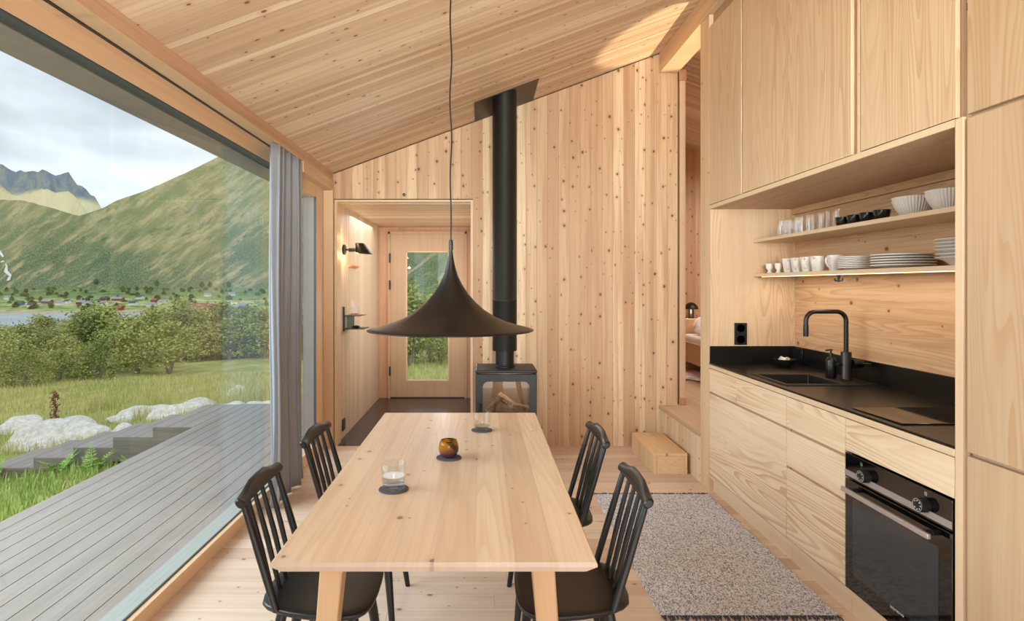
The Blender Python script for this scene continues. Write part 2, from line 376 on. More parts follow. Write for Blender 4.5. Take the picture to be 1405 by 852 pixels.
# ------------------------------------------------------------------ mesh building
class MB:
    def __init__(s): s.v = []; s.f = []
    def add(s, vs, fs):
        o = len(s.v); s.v += [tuple(v) for v in vs]; s.f += [tuple(i+o for i in f) for f in fs]; return s
    def box(s, x0, x1, y0, y1, z0, z1):
        x0, x1 = min(x0, x1), max(x0, x1); y0, y1 = min(y0, y1), max(y0, y1); z0, z1 = min(z0, z1), max(z0, z1)
        return s.add([(x0,y0,z0),(x1,y0,z0),(x1,y1,z0),(x0,y1,z0),(x0,y0,z1),(x1,y0,z1),(x1,y1,z1),(x0,y1,z1)],
                     [(0,3,2,1),(4,5,6,7),(0,1,5,4),(1,2,6,5),(2,3,7,6),(3,0,4,7)])
    def hexa(s, lo, hi):   # two quads (each 4 points counter-clockwise seen from above)
        return s.add(list(lo)+list(hi), [(3,2,1,0),(4,5,6,7),(0,1,5,4),(1,2,6,5),(2,3,7,6),(3,0,4,7)])
    def prism(s, pts, a, b, axis=2):
        n = len(pts)
        def mk(p, h):
            return (p[0], p[1], h) if axis == 2 else ((h, p[0], p[1]) if axis == 0 else (p[0], h, p[1]))
        return s.add([mk(p, a) for p in pts]+[mk(p, b) for p in pts],
                     [tuple(range(n-1, -1, -1)), tuple(range(n, 2*n))]+[(i, (i+1) % n, (i+1) % n+n, i+n) for i in range(n)])
    def lathe(s, prof, c=(0, 0, 0), n=32, axis='z', sx=1.0, sy=1.0, cap=True):
        vs = []
        for r, z in prof:
            for k in range(n):
                a = 2*PI*k/n; x, y = r*math.cos(a)*sx, r*math.sin(a)*sy
                p = (x, y, z) if axis == 'z' else ((z, x, y) if axis == 'x' else (x, -z, y))
                vs.append((p[0]+c[0], p[1]+c[1], p[2]+c[2]))
        fs = []
        for i in range(len(prof)-1):
            for k in range(n):
                k2 = (k+1) % n; fs.append((i*n+k, i*n+k2, (i+1)*n+k2, (i+1)*n+k))
        if cap:
            if prof[0][0] > 1e-6: fs.append(tuple(range(n-1, -1, -1)))
            if prof[-1][0] > 1e-6: fs.append(tuple(range((len(prof)-1)*n, len(prof)*n)))
        return s.add(vs, fs)
    def tube(s, pts, r, n=12, cap=True):
        pts = [Vector(p) for p in pts]
        rs = r if isinstance(r, (list, tuple)) else [r]*len(pts)
        up = None; vs = []
        for i, p in enumerate(pts):
            d = (pts[min(i+1, len(pts)-1)]-pts[max(i-1, 0)]).normalized()
            if up is None:
                up = Vector((0, 0, 1)) if abs(d.z) < .9 else Vector((1, 0, 0))
            a = (up - d*up.dot(d)).normalized(); b = d.cross(a); up = a
            for k in range(n):
                t = 2*PI*k/n; vs.append(p+(a*math.cos(t)+b*math.sin(t))*rs[i])
        fs = []
        for i in range(len(pts)-1):
            for k in range(n):
                k2 = (k+1) % n; fs.append((i*n+k, i*n+k2, (i+1)*n+k2, (i+1)*n+k))
        if cap:
            fs.append(tuple(range(n-1, -1, -1))); fs.append(tuple(range((len(pts)-1)*n, len(pts)*n)))
        return s.add(vs, fs)
    def build(s, name, m, parent=None, smooth=False, bevel=0.0, seg=2, sub=0, angle=40):
        me = bpy.data.meshes.new(name)
        off = Vector((0, 0, 0)); p = parent
        while p is not None: off += p.location; p = p.parent
        me.from_pydata([Vector(v)-off for v in s.v], [], s.f)
        me.validate(); me.update()
        bm = bmesh.new(); bm.from_mesh(me)
        bmesh.ops.remove_doubles(bm, verts=bm.verts, dist=1e-6)
        if name not in NORECALC: bmesh.ops.recalc_face_normals(bm, faces=bm.faces)
        bm.to_mesh(me); bm.free()
        o = bpy.data.objects.new(name, me); col.objects.link(o)
        if parent: o.parent = parent
        me.materials.append(M[m] if isinstance(m, str) else m)
        if bevel:
            b = o.modifiers.new('bevel', 'BEVEL'); b.width = bevel; b.segments = seg; b.limit_method = 'ANGLE'; b.angle_limit = math.radians(30); b.harden_normals = False
        if sub:
            q = o.modifiers.new('sub', 'SUBSURF'); q.levels = q.render_levels = sub
        if smooth or bevel:
            for p in me.polygons: p.use_smooth = True
            if not sub:
                try: me.set_sharp_from_angle(angle=math.radians(angle))
                except Exception: pass
        return o
NORECALC = {'grass', 'foliage'}

def tag(o, label=None, cat=None, group=None, kind=None):
    if label: o['label'] = label
    if cat: o['category'] = cat
    if group: o['group'] = group
    if kind: o['kind'] = kind
    return o
def thing(name, label, cat, loc=(0, 0, 0), group=None, kind=None):
    o = bpy.data.objects.new(name, None); col.objects.link(o); o.location = loc; o.empty_display_size = .1
    return tag(o, label, cat, group, kind)
def copy_tree(o, parent=None):
    c = o.copy(); col.objects.link(c)
    if parent: c.parent = parent
    for ch in [x for x in bpy.data.objects if x.parent == o]: copy_tree(ch, c)
    return c
def struct(name, mb, m, label=None, cat=None, parent=None, **kw):
    o = mb.build(name, m, parent, **kw)
    if parent is None:
        o['kind'] = 'structure'
        if label: tag(o, label, cat or name.split('_')[0])
    return o
def at(x, y, Y):
    return Vector(((x-CX)*Y/F, Y, H-(y-CY)*Y/F))

# ------------------------------------------------------------------ room shell
YB, YA, YF = 5.30, 7.57, -2.6        # back wall, alcove / bedroom end wall, wall behind the camera
XL, XR, XK = -1.341, 2.20, 1.60      # left line, right wall, kitchen front plane
def cz(X): return 2.956+.368*X       # ceiling underside, left slope
RX = 1.68; RZ = cz(RX)
def cz2(X): return RZ-.36*(X-RX)

struct('floor', MB().box(-1.44, 2.3, YF-.1, YB, -.04, 0), 'floor', 'pale knotty pine floorboards laid across the dining room', 'floor')
struct('trim_1', MB().box(-1.334, .02, YB, YA, -.04, 0.0), 'tile', 'dark slate tile floor of the entrance alcove', 'tile floor')
# ceiling slabs
struct('ceiling', MB().hexa([(XL,YF-.1,cz(XL)),(RX,YF-.1,RZ),(RX,YB,RZ),(XL,YB,cz(XL))],
                            [(-1.475,YF-.1,cz(-1.475)+.1),(RX,YF-.1,RZ+.1),(RX,YB,RZ+.1),(-1.475,YB,cz(-1.475)+.1)]), 'ceil', 'sloping ceiling of narrow knotty pine boards', 'ceiling')
struct('ceiling_right', MB().hexa([(RX,YF-.1,RZ),(4.2,YF-.1,cz2(4.2)),(4.2,YA+.1,cz2(4.2)),(RX,YA+.1,RZ)],
                            [(RX,YF-.1,RZ+.1),(4.2,YF-.1,cz2(4.2)+.1),(4.2,YA+.1,cz2(4.2)+.1),(RX,YA+.1,RZ+.1)]), 'ceil', 'board ceiling falling away over the bedroom', 'ceiling')
# back wall with alcove opening, built as one board-clad wall
a0, a1, aZ = -1.334, -.085, 2.223    # alcove opening
wb = MB()
wb.prism([(a1, 0), (1.60, 0), (1.60, cz(1.6)), (a1, cz(a1))], YB, YB+.12, axis=1)
wb.prism([(a0-.25, aZ), (a1, aZ), (a1, cz(a1)), (a0-.25, cz(a0-.25))], YB, YB+.12, axis=1)
struct('wall_back', wb, 'wall', 'far wall of upright knotty pine boards behind the stove', 'wall')
struct('trim_2', MB().box(-1.45, XL+.002, YB-.045, YB+.10, 0, 2.388), 'post', 'knotty corner post beside the alcove', 'trim', bevel=.002)
# alcove frame
fr = MB()
fr.box(a0, a0+.024, YB-.006, YB+.14, 0, aZ); fr.box(a1-.022, a1, YB-.006, YB+.14, 0, aZ); fr.box(a0, a1, YB-.0065, YB+.14, aZ-.02, aZ)
struct('trim_3', fr, 'edgeV', 'thin pale frame around the alcove opening', 'trim', bevel=.001)
struct('wall_alcove', MB().box(-1.45, -1.328, YB+.1, YA, 0, 2.25), 'wall_deep', 'alcove side wall of narrow pine boards', 'wall')
struct('wall_alcove_right', MB().box(a1-.02, .03, YB+.12, YA, 0, 2.25), 'wall_deep', 'alcove wall hidden behind the stove wall', 'wall')
struct('ceiling_alcove', MB().box(-1.45, .03, YB+.1, YA, 2.199, 2.26), 'ceil', 'low board ceiling of the entrance alcove', 'ceiling')
# end wall around the door
dl, dr, dt = -1.215, -.20, 2.14
ew = MB()
ew.box(-1.45, dl-.0, YA, YA+.12, -.3, 2.3); ew.box(dr, .1, YA, YA+.12, -.3, 2.3); ew.box(dl, dr, YA, YA+.12, dt, 2.3)
struct('wall_entrance', ew, 'redpost', 'reddish pine framing around the entrance door', 'wall')
d1 = thing('door_1', 'glazed pine entrance door at the end of the alcove', 'door', ((dl+dr)/2, YA, 0), kind='structure')
f_ = MB(); f_.box(dl, dl+.03, YA-.03, YA+.1, 0, dt).box(dr-.03, dr, YA-.03, YA+.1, 0, dt).box(dl, dr, YA-.03, YA+.1, dt-.03, dt)
f_.build('door_frame', 'doorleaf', d1, bevel=.002)
gx0, gx1, gz0, gz1 = -.986, -.43, .215, 1.889
g_ = MB(); g_.box(dl+.03, gx0, YA, YA+.06, 0.01, dt-.03).box(gx1, dr-.03, YA, YA+.06, 0.01, dt-.03).box(gx0, gx1, YA, YA+.06, 0.01, gz0).box(gx0, gx1, YA, YA+.06, gz1, dt-.03)
g_.build('door_leaf', 'doorleaf', d1)
g_ = MB()
for (x0, x1, z0, z1) in ((gx0, gx0+.014, gz0, gz1), (gx1-.014, gx1, gz0, gz1), (gx0, gx1, gz0, gz0+.014), (gx0, gx1, gz1-.014, gz1)):
    g_.box(x0, x1, YA-.004, YA+.05, z0, z1)
g_.build('glazing_bead', 'frame', d1)
MB().box(gx0+.01, gx1-.01, YA+.025, YA+.031, gz0+.01, gz1-.01).build('pane', 'pane', d1)
for zc in (1.80, 1.455, .43-.08):
    MB().box(dl+.016, dl+.034, YA-.045, YA-.001, zc-.06, zc+.06).build('hinge', 'black', d1, bevel=.003)
MB().box(dl+.03, dr-.03, YA-.02, YA+.08, 0.0, .012).build('threshold', 'black', d1)

# beam along the ridge
struct('trim_4', MB().box(1.594, 1.759, YF, YB, 3.364, cz(1.6)-.002), 'beam', 'heavy ridge beam running towards the back wall', 'beam', bevel=.002)
g9 = MB()
g9.hexa([(XL, YB-.004, cz(XL)-.006), (1.594, YB-.004, cz(1.594)-.006), (1.594, YB+.002, cz(1.594)-.006), (XL, YB+.002, cz(XL)-.006)],
        [(XL, YB-.004, cz(XL)-.0005), (1.594, YB-.004, cz(1.594)-.0005), (1.594, YB+.002, cz(1.594)-.0005), (XL, YB+.002, cz(XL)-.0005)])
struct('trim_11', g9, 'gap_shade', 'thin dark strip painting shade where the back wall meets the ceiling', 'shadow gap')  # solid black strip, draws the shade line in the ceiling joint
struct('trim_12', MB().box(a0-.002, a1+.001, YB-.008, YB, aZ-.001, aZ+.006), 'gap_shade', 'thin dark strip painting shade over the alcove frame', 'shadow gap')  # black strip painted in as the shade line above the frame
# partition between stove wall and bedroom (the end by the opening), with sliding door
struct('wall_partition', MB().prism([(1.60, .368), (1.76, .368), (1.76, cz2(1.76)), (1.68, RZ), (1.60, cz(1.6))], YB, YA, axis=1), 'wall', 'boarded wall end beside the bedroom opening', 'wall')
sd = thing('door_2', 'sliding pine bedroom door pushed back beside the wall end', 'door', (1.80, 6, .368), kind='structure')
MB().box(1.783, 1.836, YB+.01, YB+1.1, .43, 3.30).build('door_leaf', 'edgeV', sd, bevel=.002)
MB().box(1.777, 1.842, YB+.005, YB+1.1, .368, .43).build('floor_guide', 'redpost', sd)
MB().box(1.777, 1.842, YB+.005, YB+1.1, 3.30, 3.40).build('top_rail', 'redpost', sd)
# partition between kitchen and bedroom
struct('wall_kitchen_end', MB().box(1.60, 4.1, 4.147, 4.31, 0, 3.362).box(1.76, 1.9, 4.147, 4.31, 3.362, cz2(1.9)), 'post', 'narrow knotty wall end between kitchen and bedroom', 'wall')
struct('wall_right', MB().box(XR, XR+.12, YF, 4.147, 0, cz2(XR+.12)), 'splash', 'pine board wall behind the kitchen shelves', 'wall')
# bedroom
pf = thing('floor_platform', 'raised bedroom floor with boarded riser', 'floor', (1.6, 4.8, 0), kind='structure')
MB().box(1.60, 4.1, 4.312, YB, .346, .368).box(1.845, 4.1, YB, YA, .346, .368).build('platform_boards', 'platform', pf)
MB().box(1.601, 1.64, 4.312, YB, 0, .346).build('riser', 'wall_side', pf)
MB().box(1.588, 1.618, 4.312, YB-.001, .340, .3685).build('nosing', 'platform', pf, bevel=.002)
struct('wall_bedroom', MB().box(1.845, 4.1, YA, YA+.1, 0, 4), 'wall', 'bedroom end wall of knotty boards', 'wall')
struct('wall_bedroom_side', MB().box(4.1, 4.2, 4.2, YA, 0, 4), 'wall_side', 'bedroom side wall', 'wall')
# walls behind the camera
struct('wall_rear', MB().box(-1.6, XR+.1, YF-.1, YF, 0, 4), 'wall', 'boarded wall behind the viewer', 'wall')

# ------------------------------------------------------------------ left glazed wall
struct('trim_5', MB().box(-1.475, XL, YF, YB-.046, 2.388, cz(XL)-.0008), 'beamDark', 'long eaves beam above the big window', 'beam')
struct('trim_6', MB().box(-1.475, XL+.001, YF, YB-.05, 2.380, 2.389), 'beam', 'pale underside strip of the eaves beam', 'trim')
tr = MB().box(-1.428, -1.413, YF, 4.36, 2.376, 2.3805)
tag(tr.build('curtain_track', 'black'), 'thin black curtain track let into the beam above the window', 'curtain track')
w1 = thing('window_1', 'large fixed window giving onto the deck and fjord', 'window', (-1.5, 2, 0), kind='structure')
fm = MB()
fm.box(-1.535, -1.436, YF, 4.30, 0.0, .075)                       # sill
fm.box(-1.535, -1.475, YF, 4.30, 2.301, 2.40)                      # head
fm.box(-1.535, -1.475, -.75, -.60, .075, 2.301)
fm.build('window_frame', 'frame', w1, bevel=.002)
MB().box(-1.535, -1.40, 4.30, 4.40, 0, 2.38).build('mullion', 'frameV', w1, bevel=.002)
gk = MB(); gk.box(-1.474, -1.464, YF, 4.30, .0755, .080).box(-1.545, -1.478, YF, 4.30, 2.295, 2.301)
gk.build('gasket', 'gasket', w1)
gk = MB(); gk.box(-1.56, -1.475, YF, 4.30, .0755, .079)
gk.build('glazing_rail', 'alu', w1)
MB().box(-1.60, -1.545, YF, 4.30, 2.29, 2.33).build('head_rail', 'fascia', w1)
MB().box(-1.512, -1.504, YF, 4.30, .08, 2.297).build('pane', 'pane', w1)
w2 = thing('window_2', 'glazed balcony door beside the grey curtain', 'window', (-1.45, 4.8, 0), kind='structure')
fm = MB()
fm.box(-1.52, -1.41, 4.98, 5.19, 0.0, 2.33)
fm.box(-1.52, -1.41, 4.40, 4.98, 0.0, .10)
fm.box(-1.52, -1.41, 4.40, 4.98, 2.20, 2.33)
fm.build('window_frame', 'frameV', w2, bevel=.003)
MB().box(-1.518, -1.4285, 4.974, 4.9795, .10, 2.2).build('reveal_shade_strip', 'fascia', w2)  # thin sheet on the stile, its grey-brown stands in for shade
MB().box(-1.428, -1.412, 4.975, 4.981, .10, 2.2).build('gasket', 'gasket', w2)
MB().box(-1.475, -1.467, 4.40, 4.98, .10, 2.20).build('pane', 'pane', w2)
hd = MB(); hd.tube([(-1.47, 4.50, 1.03), (-1.415, 4.50, 1.03)], .010).box(-1.425, -1.405, 4.49, 4.512, .915, 1.04)
hd.build('handle', 'black', w2, bevel=.002)
struct('trim_7', MB().box(-1.53, -1.42, 5.192, YB-.04, 0, 2.38), 'post', 'dark gap beside the balcony door', 'trim')
struct('trim_8', MB().box(-1.475, XL+.004, 4.40, YB-.05, 2.30, 2.381), 'beam', 'board over the balcony door', 'trim')
# exterior ledge, fascia
struct('trim_9', MB().box(-1.665, -1.56, YF-1, 7.4, -.03, -.005), 'ledge', 'blue-grey metal ledge outside the window', 'ledge')
fs = MB(); fs.box(-1.82, -1.602, YF-1, 8.2, 2.335, 2.56).box(-1.9, -1.46, YF-1, 8.2, 2.561, 2.62).box(-1.602, -1.476, YF, YB, 2.402, 2.56)
struct('trim_10', fs, 'fascia', 'weathered grey fascia above the window', 'fascia')
struct('wall_outer', MB().box(-1.56, -1.452, 5.2, YA+.12, -.4, 2.55), 'riser', 'weathered outside wall of the alcove', 'wall')
st = MB().box(-1.66, -1.565, 2.01, 2.016, -.004, .0)
tag(MB().box(-1.672, -1.585, 2.19, 2.20, -.0045, 0.004).build('twig', 'bark'), 'thin brown twig lying on the metal ledge', 'twig')

# curtain
def curtain():
    n, m = 130, 26; vs = []; fs = []
    for j in range(m+1):
        z = .015+(2.372-.015)*j/m; t = z/2.372
        for i in range(n+1):
            u = i/n
            amp = .036+.012*math.sin(u*9+1)+.010*(1-t)*math.sin(u*5+3)
            ph = u*2*PI*4.2+.5*math.sin(3*t+u*4)*(1-t)
            wide = 1.0+.10*(1-t)
            y = 4.06+(u-.5)*.53*wide+.018*math.sin(2*ph)
            x = -1.365+amp*math.sin(ph)+.015*(1-t)*math.sin(t*6+u*3)
            vs.append((x, y, z))
    for j in range(m):
        for i in range(n):
            a = j*(n+1)+i; fs.append((a, a+1, a+n+2, a+n+1))
    o = MB().add(vs, fs).build('curtain', 'curtain', smooth=True, angle=180)
    s = o.modifiers.new('s', 'SOLIDIFY'); s.thickness = .004; s.offset = 0
    tag(o, 'grey linen curtain gathered between the big window and the balcony door', 'curtain')
curtain()

# ------------------------------------------------------------------ dining table
TZ = .74
tb = thing('dining_table', 'long pale pine dining table with splayed legs and chamfered top', 'table', (-.125, 2.39, 0))
x0, x1, y0, y1 = -.545, .295, 1.505, 3.274
top = MB()
zz = [(TZ, .004), (TZ-.004, 0.0), (TZ-.012, 0.0), (TZ-.028, .028)]
rings = []
for z, ins in zz:
    yi = ins*.35
    rings += [(x0+ins, y0+yi, z), (x1-ins, y0+yi, z), (x1-ins, y1-yi, z), (x0+ins, y1-yi, z)]
fsx = [(0, 1, 2, 3), (15, 14, 13, 12)]
for i in range(3):
    for k in range(4):
        a, b = i*4+k, i*4+(k+1) % 4; fsx.append((a, b, b+4, a+4))
top.add(rings, fsx).build('tabletop', 'table', tb)
def leg(cx, cy, sx, sy):
    def q(z, X, Y, h): return [(X-h, Y-h, z), (X+h, Y-h, z), (X+h, Y+h, z), (X-h, Y+h, z)]
    lo = q(0, cx+sx*.055, cy+sy*.05, .021); hi = q(TZ-.029, cx, cy, .033)
    return MB().hexa(lo, hi)
for cx, sx in ((-.415, -1), (.165, 1)):
    for cy, sy in ((1.66, -1), (3.10, 1)):
        leg(cx, cy, sx, sy).build('leg', 'leg', tb, bevel=.004)
MB().box(-.40, .15, 1.63, 1.69, TZ-.075, TZ-.0285).box(-.40, .15, 3.07, 3.13, TZ-.075, TZ-.0285).box(-.15, -.10, 1.69, 3.07, TZ-.07, TZ-.0285).build('under_rail', 'leg', tb, bevel=.003)

# ------------------------------------------------------------------ chairs
def make_chair():
    root = thing('dining_chair', 'x', 'chair', (0, 0, 0), 'black spindle chairs at the table')
    out = []   # seat outline, front = +x
    for p in [(-.165, -.135), (-.185, -.10), (-.185, .10), (-.165, .135), (-.08, .185), (.06, .212), (.13, .208), (.168, .18), (.186, .12), (.190, .0), (.186, -.12), (.168, -.18), (.13, -.208), (.06, -.212), (-.08, -.185)]:
        out.append(p)
    out = out[::-1]
    n = len(out)
    vs = []
    for sc, z in ((.90, .418), (.985, .428), (1.0, .442), (.99, .449)):
        vs += [(p[0]*sc, p[1]*sc, z) for p in out]
    for sc, z in ((.75, .4475), (.45, .4435)):
        vs += [(p[0]*sc, p[1]*sc, z) for p in out]
    vs.append((0, 0, .442)); c = len(vs)-1
    fs = [tuple(range(n-1, -1, -1))]
    for r in range(5):
        for k in range(n): fs.append((r*n+k, r*n+(k+1) % n, (r+1)*n+(k+1) % n, (r+1)*n+k))
    for k in range(n): fs.append((5*n+k, 5*n+(k+1) % n, c))
    MB().add(vs, fs).build('seat', 'chair', root, smooth=True, sub=1, angle=60)
    # top rail: paddle tapering to round ends
    sec = []
    N = 14
    L = .19
    stations = [(-1.0, .010, .011), (-.975, .0155, .0165), (-.83, .016, .017), (-.60, .0145, .0205), (-.36, .0115, .0275), (0, .0105, .028), (.36, .0115, .0275), (.60, .0145, .0205), (.83, .016, .017), (.975, .0155, .0165), (1.0, .010, .011)]
    vs = []
    for s, tx, tz in stations:
        bow = -.010*(1-s*s)
        for k in range(N):
            a = 2*PI*k/N
            px, pz = tx*math.cos(a), tz*math.sin(a)
            px, pz = px+pz*-.28, pz
            vs.append((-.215+bow+px, s*L, .783+pz+max(0, tz-.017)*.8))
    fs = [tuple(range(N-1, -1, -1)), tuple(range((len(stations)-1)*N, len(stations)*N))]
    for i in range(len(stations)-1):
        for k in range(N): fs.append((i*N+k, i*N+(k+1) % N, (i+1)*N+(k+1) % N, (i+1)*N+k))
    MB().add(vs, fs).build('top_rail', 'chair', root, smooth=True, angle=24)
    for s in (-1, 1):
        yb, yt = s*.158, s*.160
        MB().tube([(-.115, yb, .44), (-.165, (yb+yt)/2, .61), (-.218, yt, .785)], [.0115, .0125, .0095], 12).build('back_post', 'chair', root, smooth=True)
    for q in (-.6, -.2, .2, .6):
        yb, yt = q*.165, q*.168
        bow = -.009*(1-q*q)
        MB().tube([(-.138+bow*.4, yb, .44), (-.178+bow*.6, (yb+yt)/2, .61), (-.218+bow, yt, .770)], [.008, .0095, .0075], 10).build('spindle', 'chair', root, smooth=True)
    for sx, sy, fx, fy in ((.115, .13, .165, .205), (.115, -.13, .165, -.205), (-.105, .12, -.185, .195), (-.105, -.12, -.185, -.195)):
        MB().tube([(sx, sy, .425), ((sx*.6+fx*.4), (sy*.6+fy*.4), .26), (fx, fy, 0)], [.0165, .018, .0115], 12).build('leg', 'chair', root, smooth=True)
    return root
chair0 = make_chair()
CH = [((-.530, 1.985), 0, 'black spindle-back chair at the near end of the window side of the table'),
      ((-.530, 2.635), 0, 'black spindle-back chair by the curtain, farther one on the window side'),
      ((.296, 1.985), 180, 'black spindle-back chair beside the rug, nearer one on the kitchen side'),
      ((.298, 2.63), 180, 'black spindle-back chair on the kitchen side, farther one nearest the stove')]
for i, ((x, y), a, lab) in enumerate(CH):
    c = chair0 if i == 0 else copy_tree(chair0)
    c.location = (x, y, 0); c.rotation_euler = (0, 0, math.radians(a)+[.03, -.02, -.02, .02][i]); c['label'] = lab

# ------------------------------------------------------------------ things on the table
def coaster(x, y, lab):
    o = MB().lathe([(.0, 0), (.051, 0), (.052, .002), (.051, .004), (0, .004)], (x, y, TZ+.0003), 40).build('coaster', 'felt', smooth=True, angle=60)
    tag(o, lab, 'coaster', 'round felt coasters on the table')
def tumbler(x, y, lab, water):
    z = TZ+.0047
    t = thing('drinking_glass', lab, 'glass', (x, y, z), 'clear water glasses on the table')
    R, h = .0425, .088
    prof = [(0, 0), (R*.86, 0), (R*.93, .004), (R*.98, .02), (R, h), (R-.0012, h+.0008), (R-.0025, h), (R*.94-.001, .020), (R*.80, .014), (0, .012)]
    MB().lathe(prof, (x, y, z), 40, cap=False).build('tumbler', 'glass', t, smooth=True, angle=60)
    if water:
        MB().lathe([(0, .0125), (R*.79, .0145), (R*.93-.001, .0205), (R-.0032, water), (0, water)], (x, y, z), 40, cap=False).build('water', 'water', t, smooth=True, angle=40)
coaster(-.309, 2.043, 'dark round felt coaster under the nearest glass of water')
coaster(-.139, 2.416, 'dark round felt coaster under the amber candle holder')
coaster(-.003, 2.874, 'dark round felt coaster under the glass nearest the stove')
tumbler(-.309, 2.043, 'clear glass half full of water on the near coaster', .045)
tumbler(-.003, 2.874, 'clear glass with a little water at the stove end of the table', .020)
ch = thing('candle_holder', 'small round amber and purple glass candle holder', 'candle holder', (-.139, 2.416, TZ+.0047))
prof = [(0, 0), (.022, 0), (.032, .008), (.040, .025), (.0415, .038), (.039, .055), (.033, .070), (.0305, .0705), (.0365, .055), (.0385, .038), (.037, .026), (.029, .011), (.02, .005), (0, .005)]
MB().lathe(prof, (-.139, 2.416, TZ+.0047), 36, cap=False).build('cup', 'amber', ch, smooth=True, angle=70)

# ------------------------------------------------------------------ pendant lamp
px, py, pz = -.132, 2.45, 1.268
pl = thing('pendant_lamp', 'wide black trumpet-shaped pendant lamp hanging over the table', 'lamp', (px, py, pz))
prof = [(.006, .345), (.007, .325), (.0105, .30), (.018, .262), (.030, .222), (.047, .186), (.072, .148), (.104, .111), (.142, .078), (.185, .051), (.232, .030), (.285, .014), (.330, .004), (.345, -.002)]
inner = [(r-.0015, z-.0035) for r, z in prof[::-1]]
sh = MB().lathe(prof+[(.3455, -.004)]+inner, (px, py, pz), 96, cap=False).build('lamp_shade', 'lamp', pl, smooth=True, angle=70)
MB().lathe([(0, .372), (.0075, .372), (.009, .36), (.009, .33), (0, .33)], (px, py, pz), 16).build('neck', 'lamp', pl, smooth=True)
pts = []
zc = cz(px)
for i in range(60):
    t = i/59; z = pz+.36+(zc-.03-pz-.36)*t
    pts.append((px+.004*math.sin(t*23)*math.sin(t*PI), py+.003*math.cos(t*17)*math.sin(t*PI), z))
MB().tube(pts, .0032, 8).build('cord', 'black', pl, smooth=True)
MB().lathe([(0, -.03), (.045, -.03), (.05, -.02), (.05, .02), (0, .02)], (px, py, zc), 24).build('ceiling_canopy', 'black', pl, smooth=True)
MB().lathe([(0, .20), (.02, .20), (.022, .14), (0, .14)], (px, py, pz), 16).build('lamp_holder', 'black', pl, smooth=True)
MB().lathe([(0, .065), (.022, .075), (.03, .095), (.022, .13), (.012, .145), (0, .145)], (px, py, pz), 20).build('bulb', 'ceramic', pl, smooth=True)

# ------------------------------------------------------------------ stove and flue
sx, sy0, sy1 = .189, 4.68, 5.06
sv = thing('wood_stove', 'grey-black cast iron wood stove with a large glass door', 'stove', (sx, 4.87, 0))
W2 = .247
def rrect(x0, x1, z0, z1, r, n=6):
    pts = []
    for cx, cz_, a in ((x1-r, z1-r, 0), (x0+r, z1-r, 90), (x0+r, z0+r, 180), (x1-r, z0+r, 270)):
        for k in range(n+1):
            t = math.radians(a+90*k/n); pts.append((cx+r*math.cos(t), cz_+r*math.sin(t)))
    return pts
# firebox shell open at the front
bd = MB()
bd.box(sx-W2+.006, sx-W2+.03, sy0+.03, sy1, .20, .745).box(sx+W2-.03, sx+W2-.006, sy0+.03, sy1, .20, .745)
bd.box(sx-W2+.03, sx+W2-.03, sy1-.025, sy1, .20, .745).box(sx-W2+.03, sx+W2-.03, sy0+.03, sy1-.025, .20, .33)
bd.build('firebox', 'stove', sv, bevel=.006)
MB().box(sx-.2, sx+.2, sy1-.05, sy1-.028, .226, .74).box(sx-.215, sx-.205, sy0+.05, sy1-.05, .226, .74).box(sx+.205, sx+.215, sy0+.05, sy1-.05, .226, .74).build('firebrick_lining', 'ash', sv)
MB().box(sx-W2, sx+W2, sy0-.012, sy1+.01, .748, .776).build('top_plate', 'stove', sv, bevel=.012, seg=4)
# door frame with rounded window
inn = rrect(sx-.187, sx+.187, .33, .682, .045)
cx_, cz_ = sx, .49
outer = []
for (a, b) in inn:
    dx, dz = a-cx_, b-cz_
    tx = (W2-.002)/abs(dx) if abs(dx) > 1e-9 else 1e9
    tz = ((.742-cz_) if dz > 0 else (cz_-.20))/abs(dz) if abs(dz) > 1e-9 else 1e9
    t = min(tx, tz); outer.append((cx_+dx*t, cz_+dz*t))
# snap nearest points to the rectangle's corners
for qx, qz in ((sx+W2-.002, .742), (sx-W2+.002, .742), (sx-W2+.002, .20), (sx+W2-.002, .20)):
    j = min(range(len(outer)), key=lambda i: (outer[i][0]-qx)**2+(outer[i][1]-qz)**2); outer[j] = (qx, qz)
n = len(inn)
vs = [(a, sy0, b) for a, b in inn]+[(a, sy0, b) for a, b in outer]+[(a, sy0+.03, b) for a, b in outer]+[(a, sy0+.03, b) for a, b in inn]
fs = []
for L0, L1 in ((0, 1), (1, 2), (2, 3), (3, 0)):
    for k in range(n):
        k2 = (k+1) % n; fs.append((L0*n+k, L0*n+k2, L1*n+k2, L1*n+k))
MB().add(vs, fs).build('door_frame', 'stove', sv, bevel=.005, seg=3)
MB().prism(rrect(sx-.188, sx+.188, .329, .683, .045), sy0+.012, sy0+.016, axis=1).build('glass_door', mk_thin_glass('stove_glass', 'd8d2cc', .06, .7, 4), sv)
MB().tube([(sx-.215, sy0-.001, .50), (sx-.215, sy0-.03, .505)], .010).tube([(sx-.222, sy0-.03, .43), (sx-.216, sy0-.034, .47), (sx-.208, sy0-.03, .515)], [.009, .012, .014]).build('handle', 'black', sv, smooth=True)
MB().box(sx-.19, sx+.19, sy0+.05, sy1-.03, .012, .2).build('pedestal', 'stove', sv, bevel=.01)
MB().box(sx-.24, sx+.24, sy0+.0, sy1, 0.0, .012).build('base_plate', 'black', sv)
LG = [(-.11, .465, .95, .1, .05), (.03, .485, -.62, -.1, .05), (.05, .385, .08, .25, .05), (.13, .455, -.2, .5, .045), (-.09, .375, -.1, -.2, .045)]
LL = ['split birch log leaning at the left behind the stove glass', 'split birch log leaning across the middle of the stove', 'thick log at the bottom of the stove fire', 'short log lying low at the right of the stove fire', 'thin log lying at the bottom left of the stove']
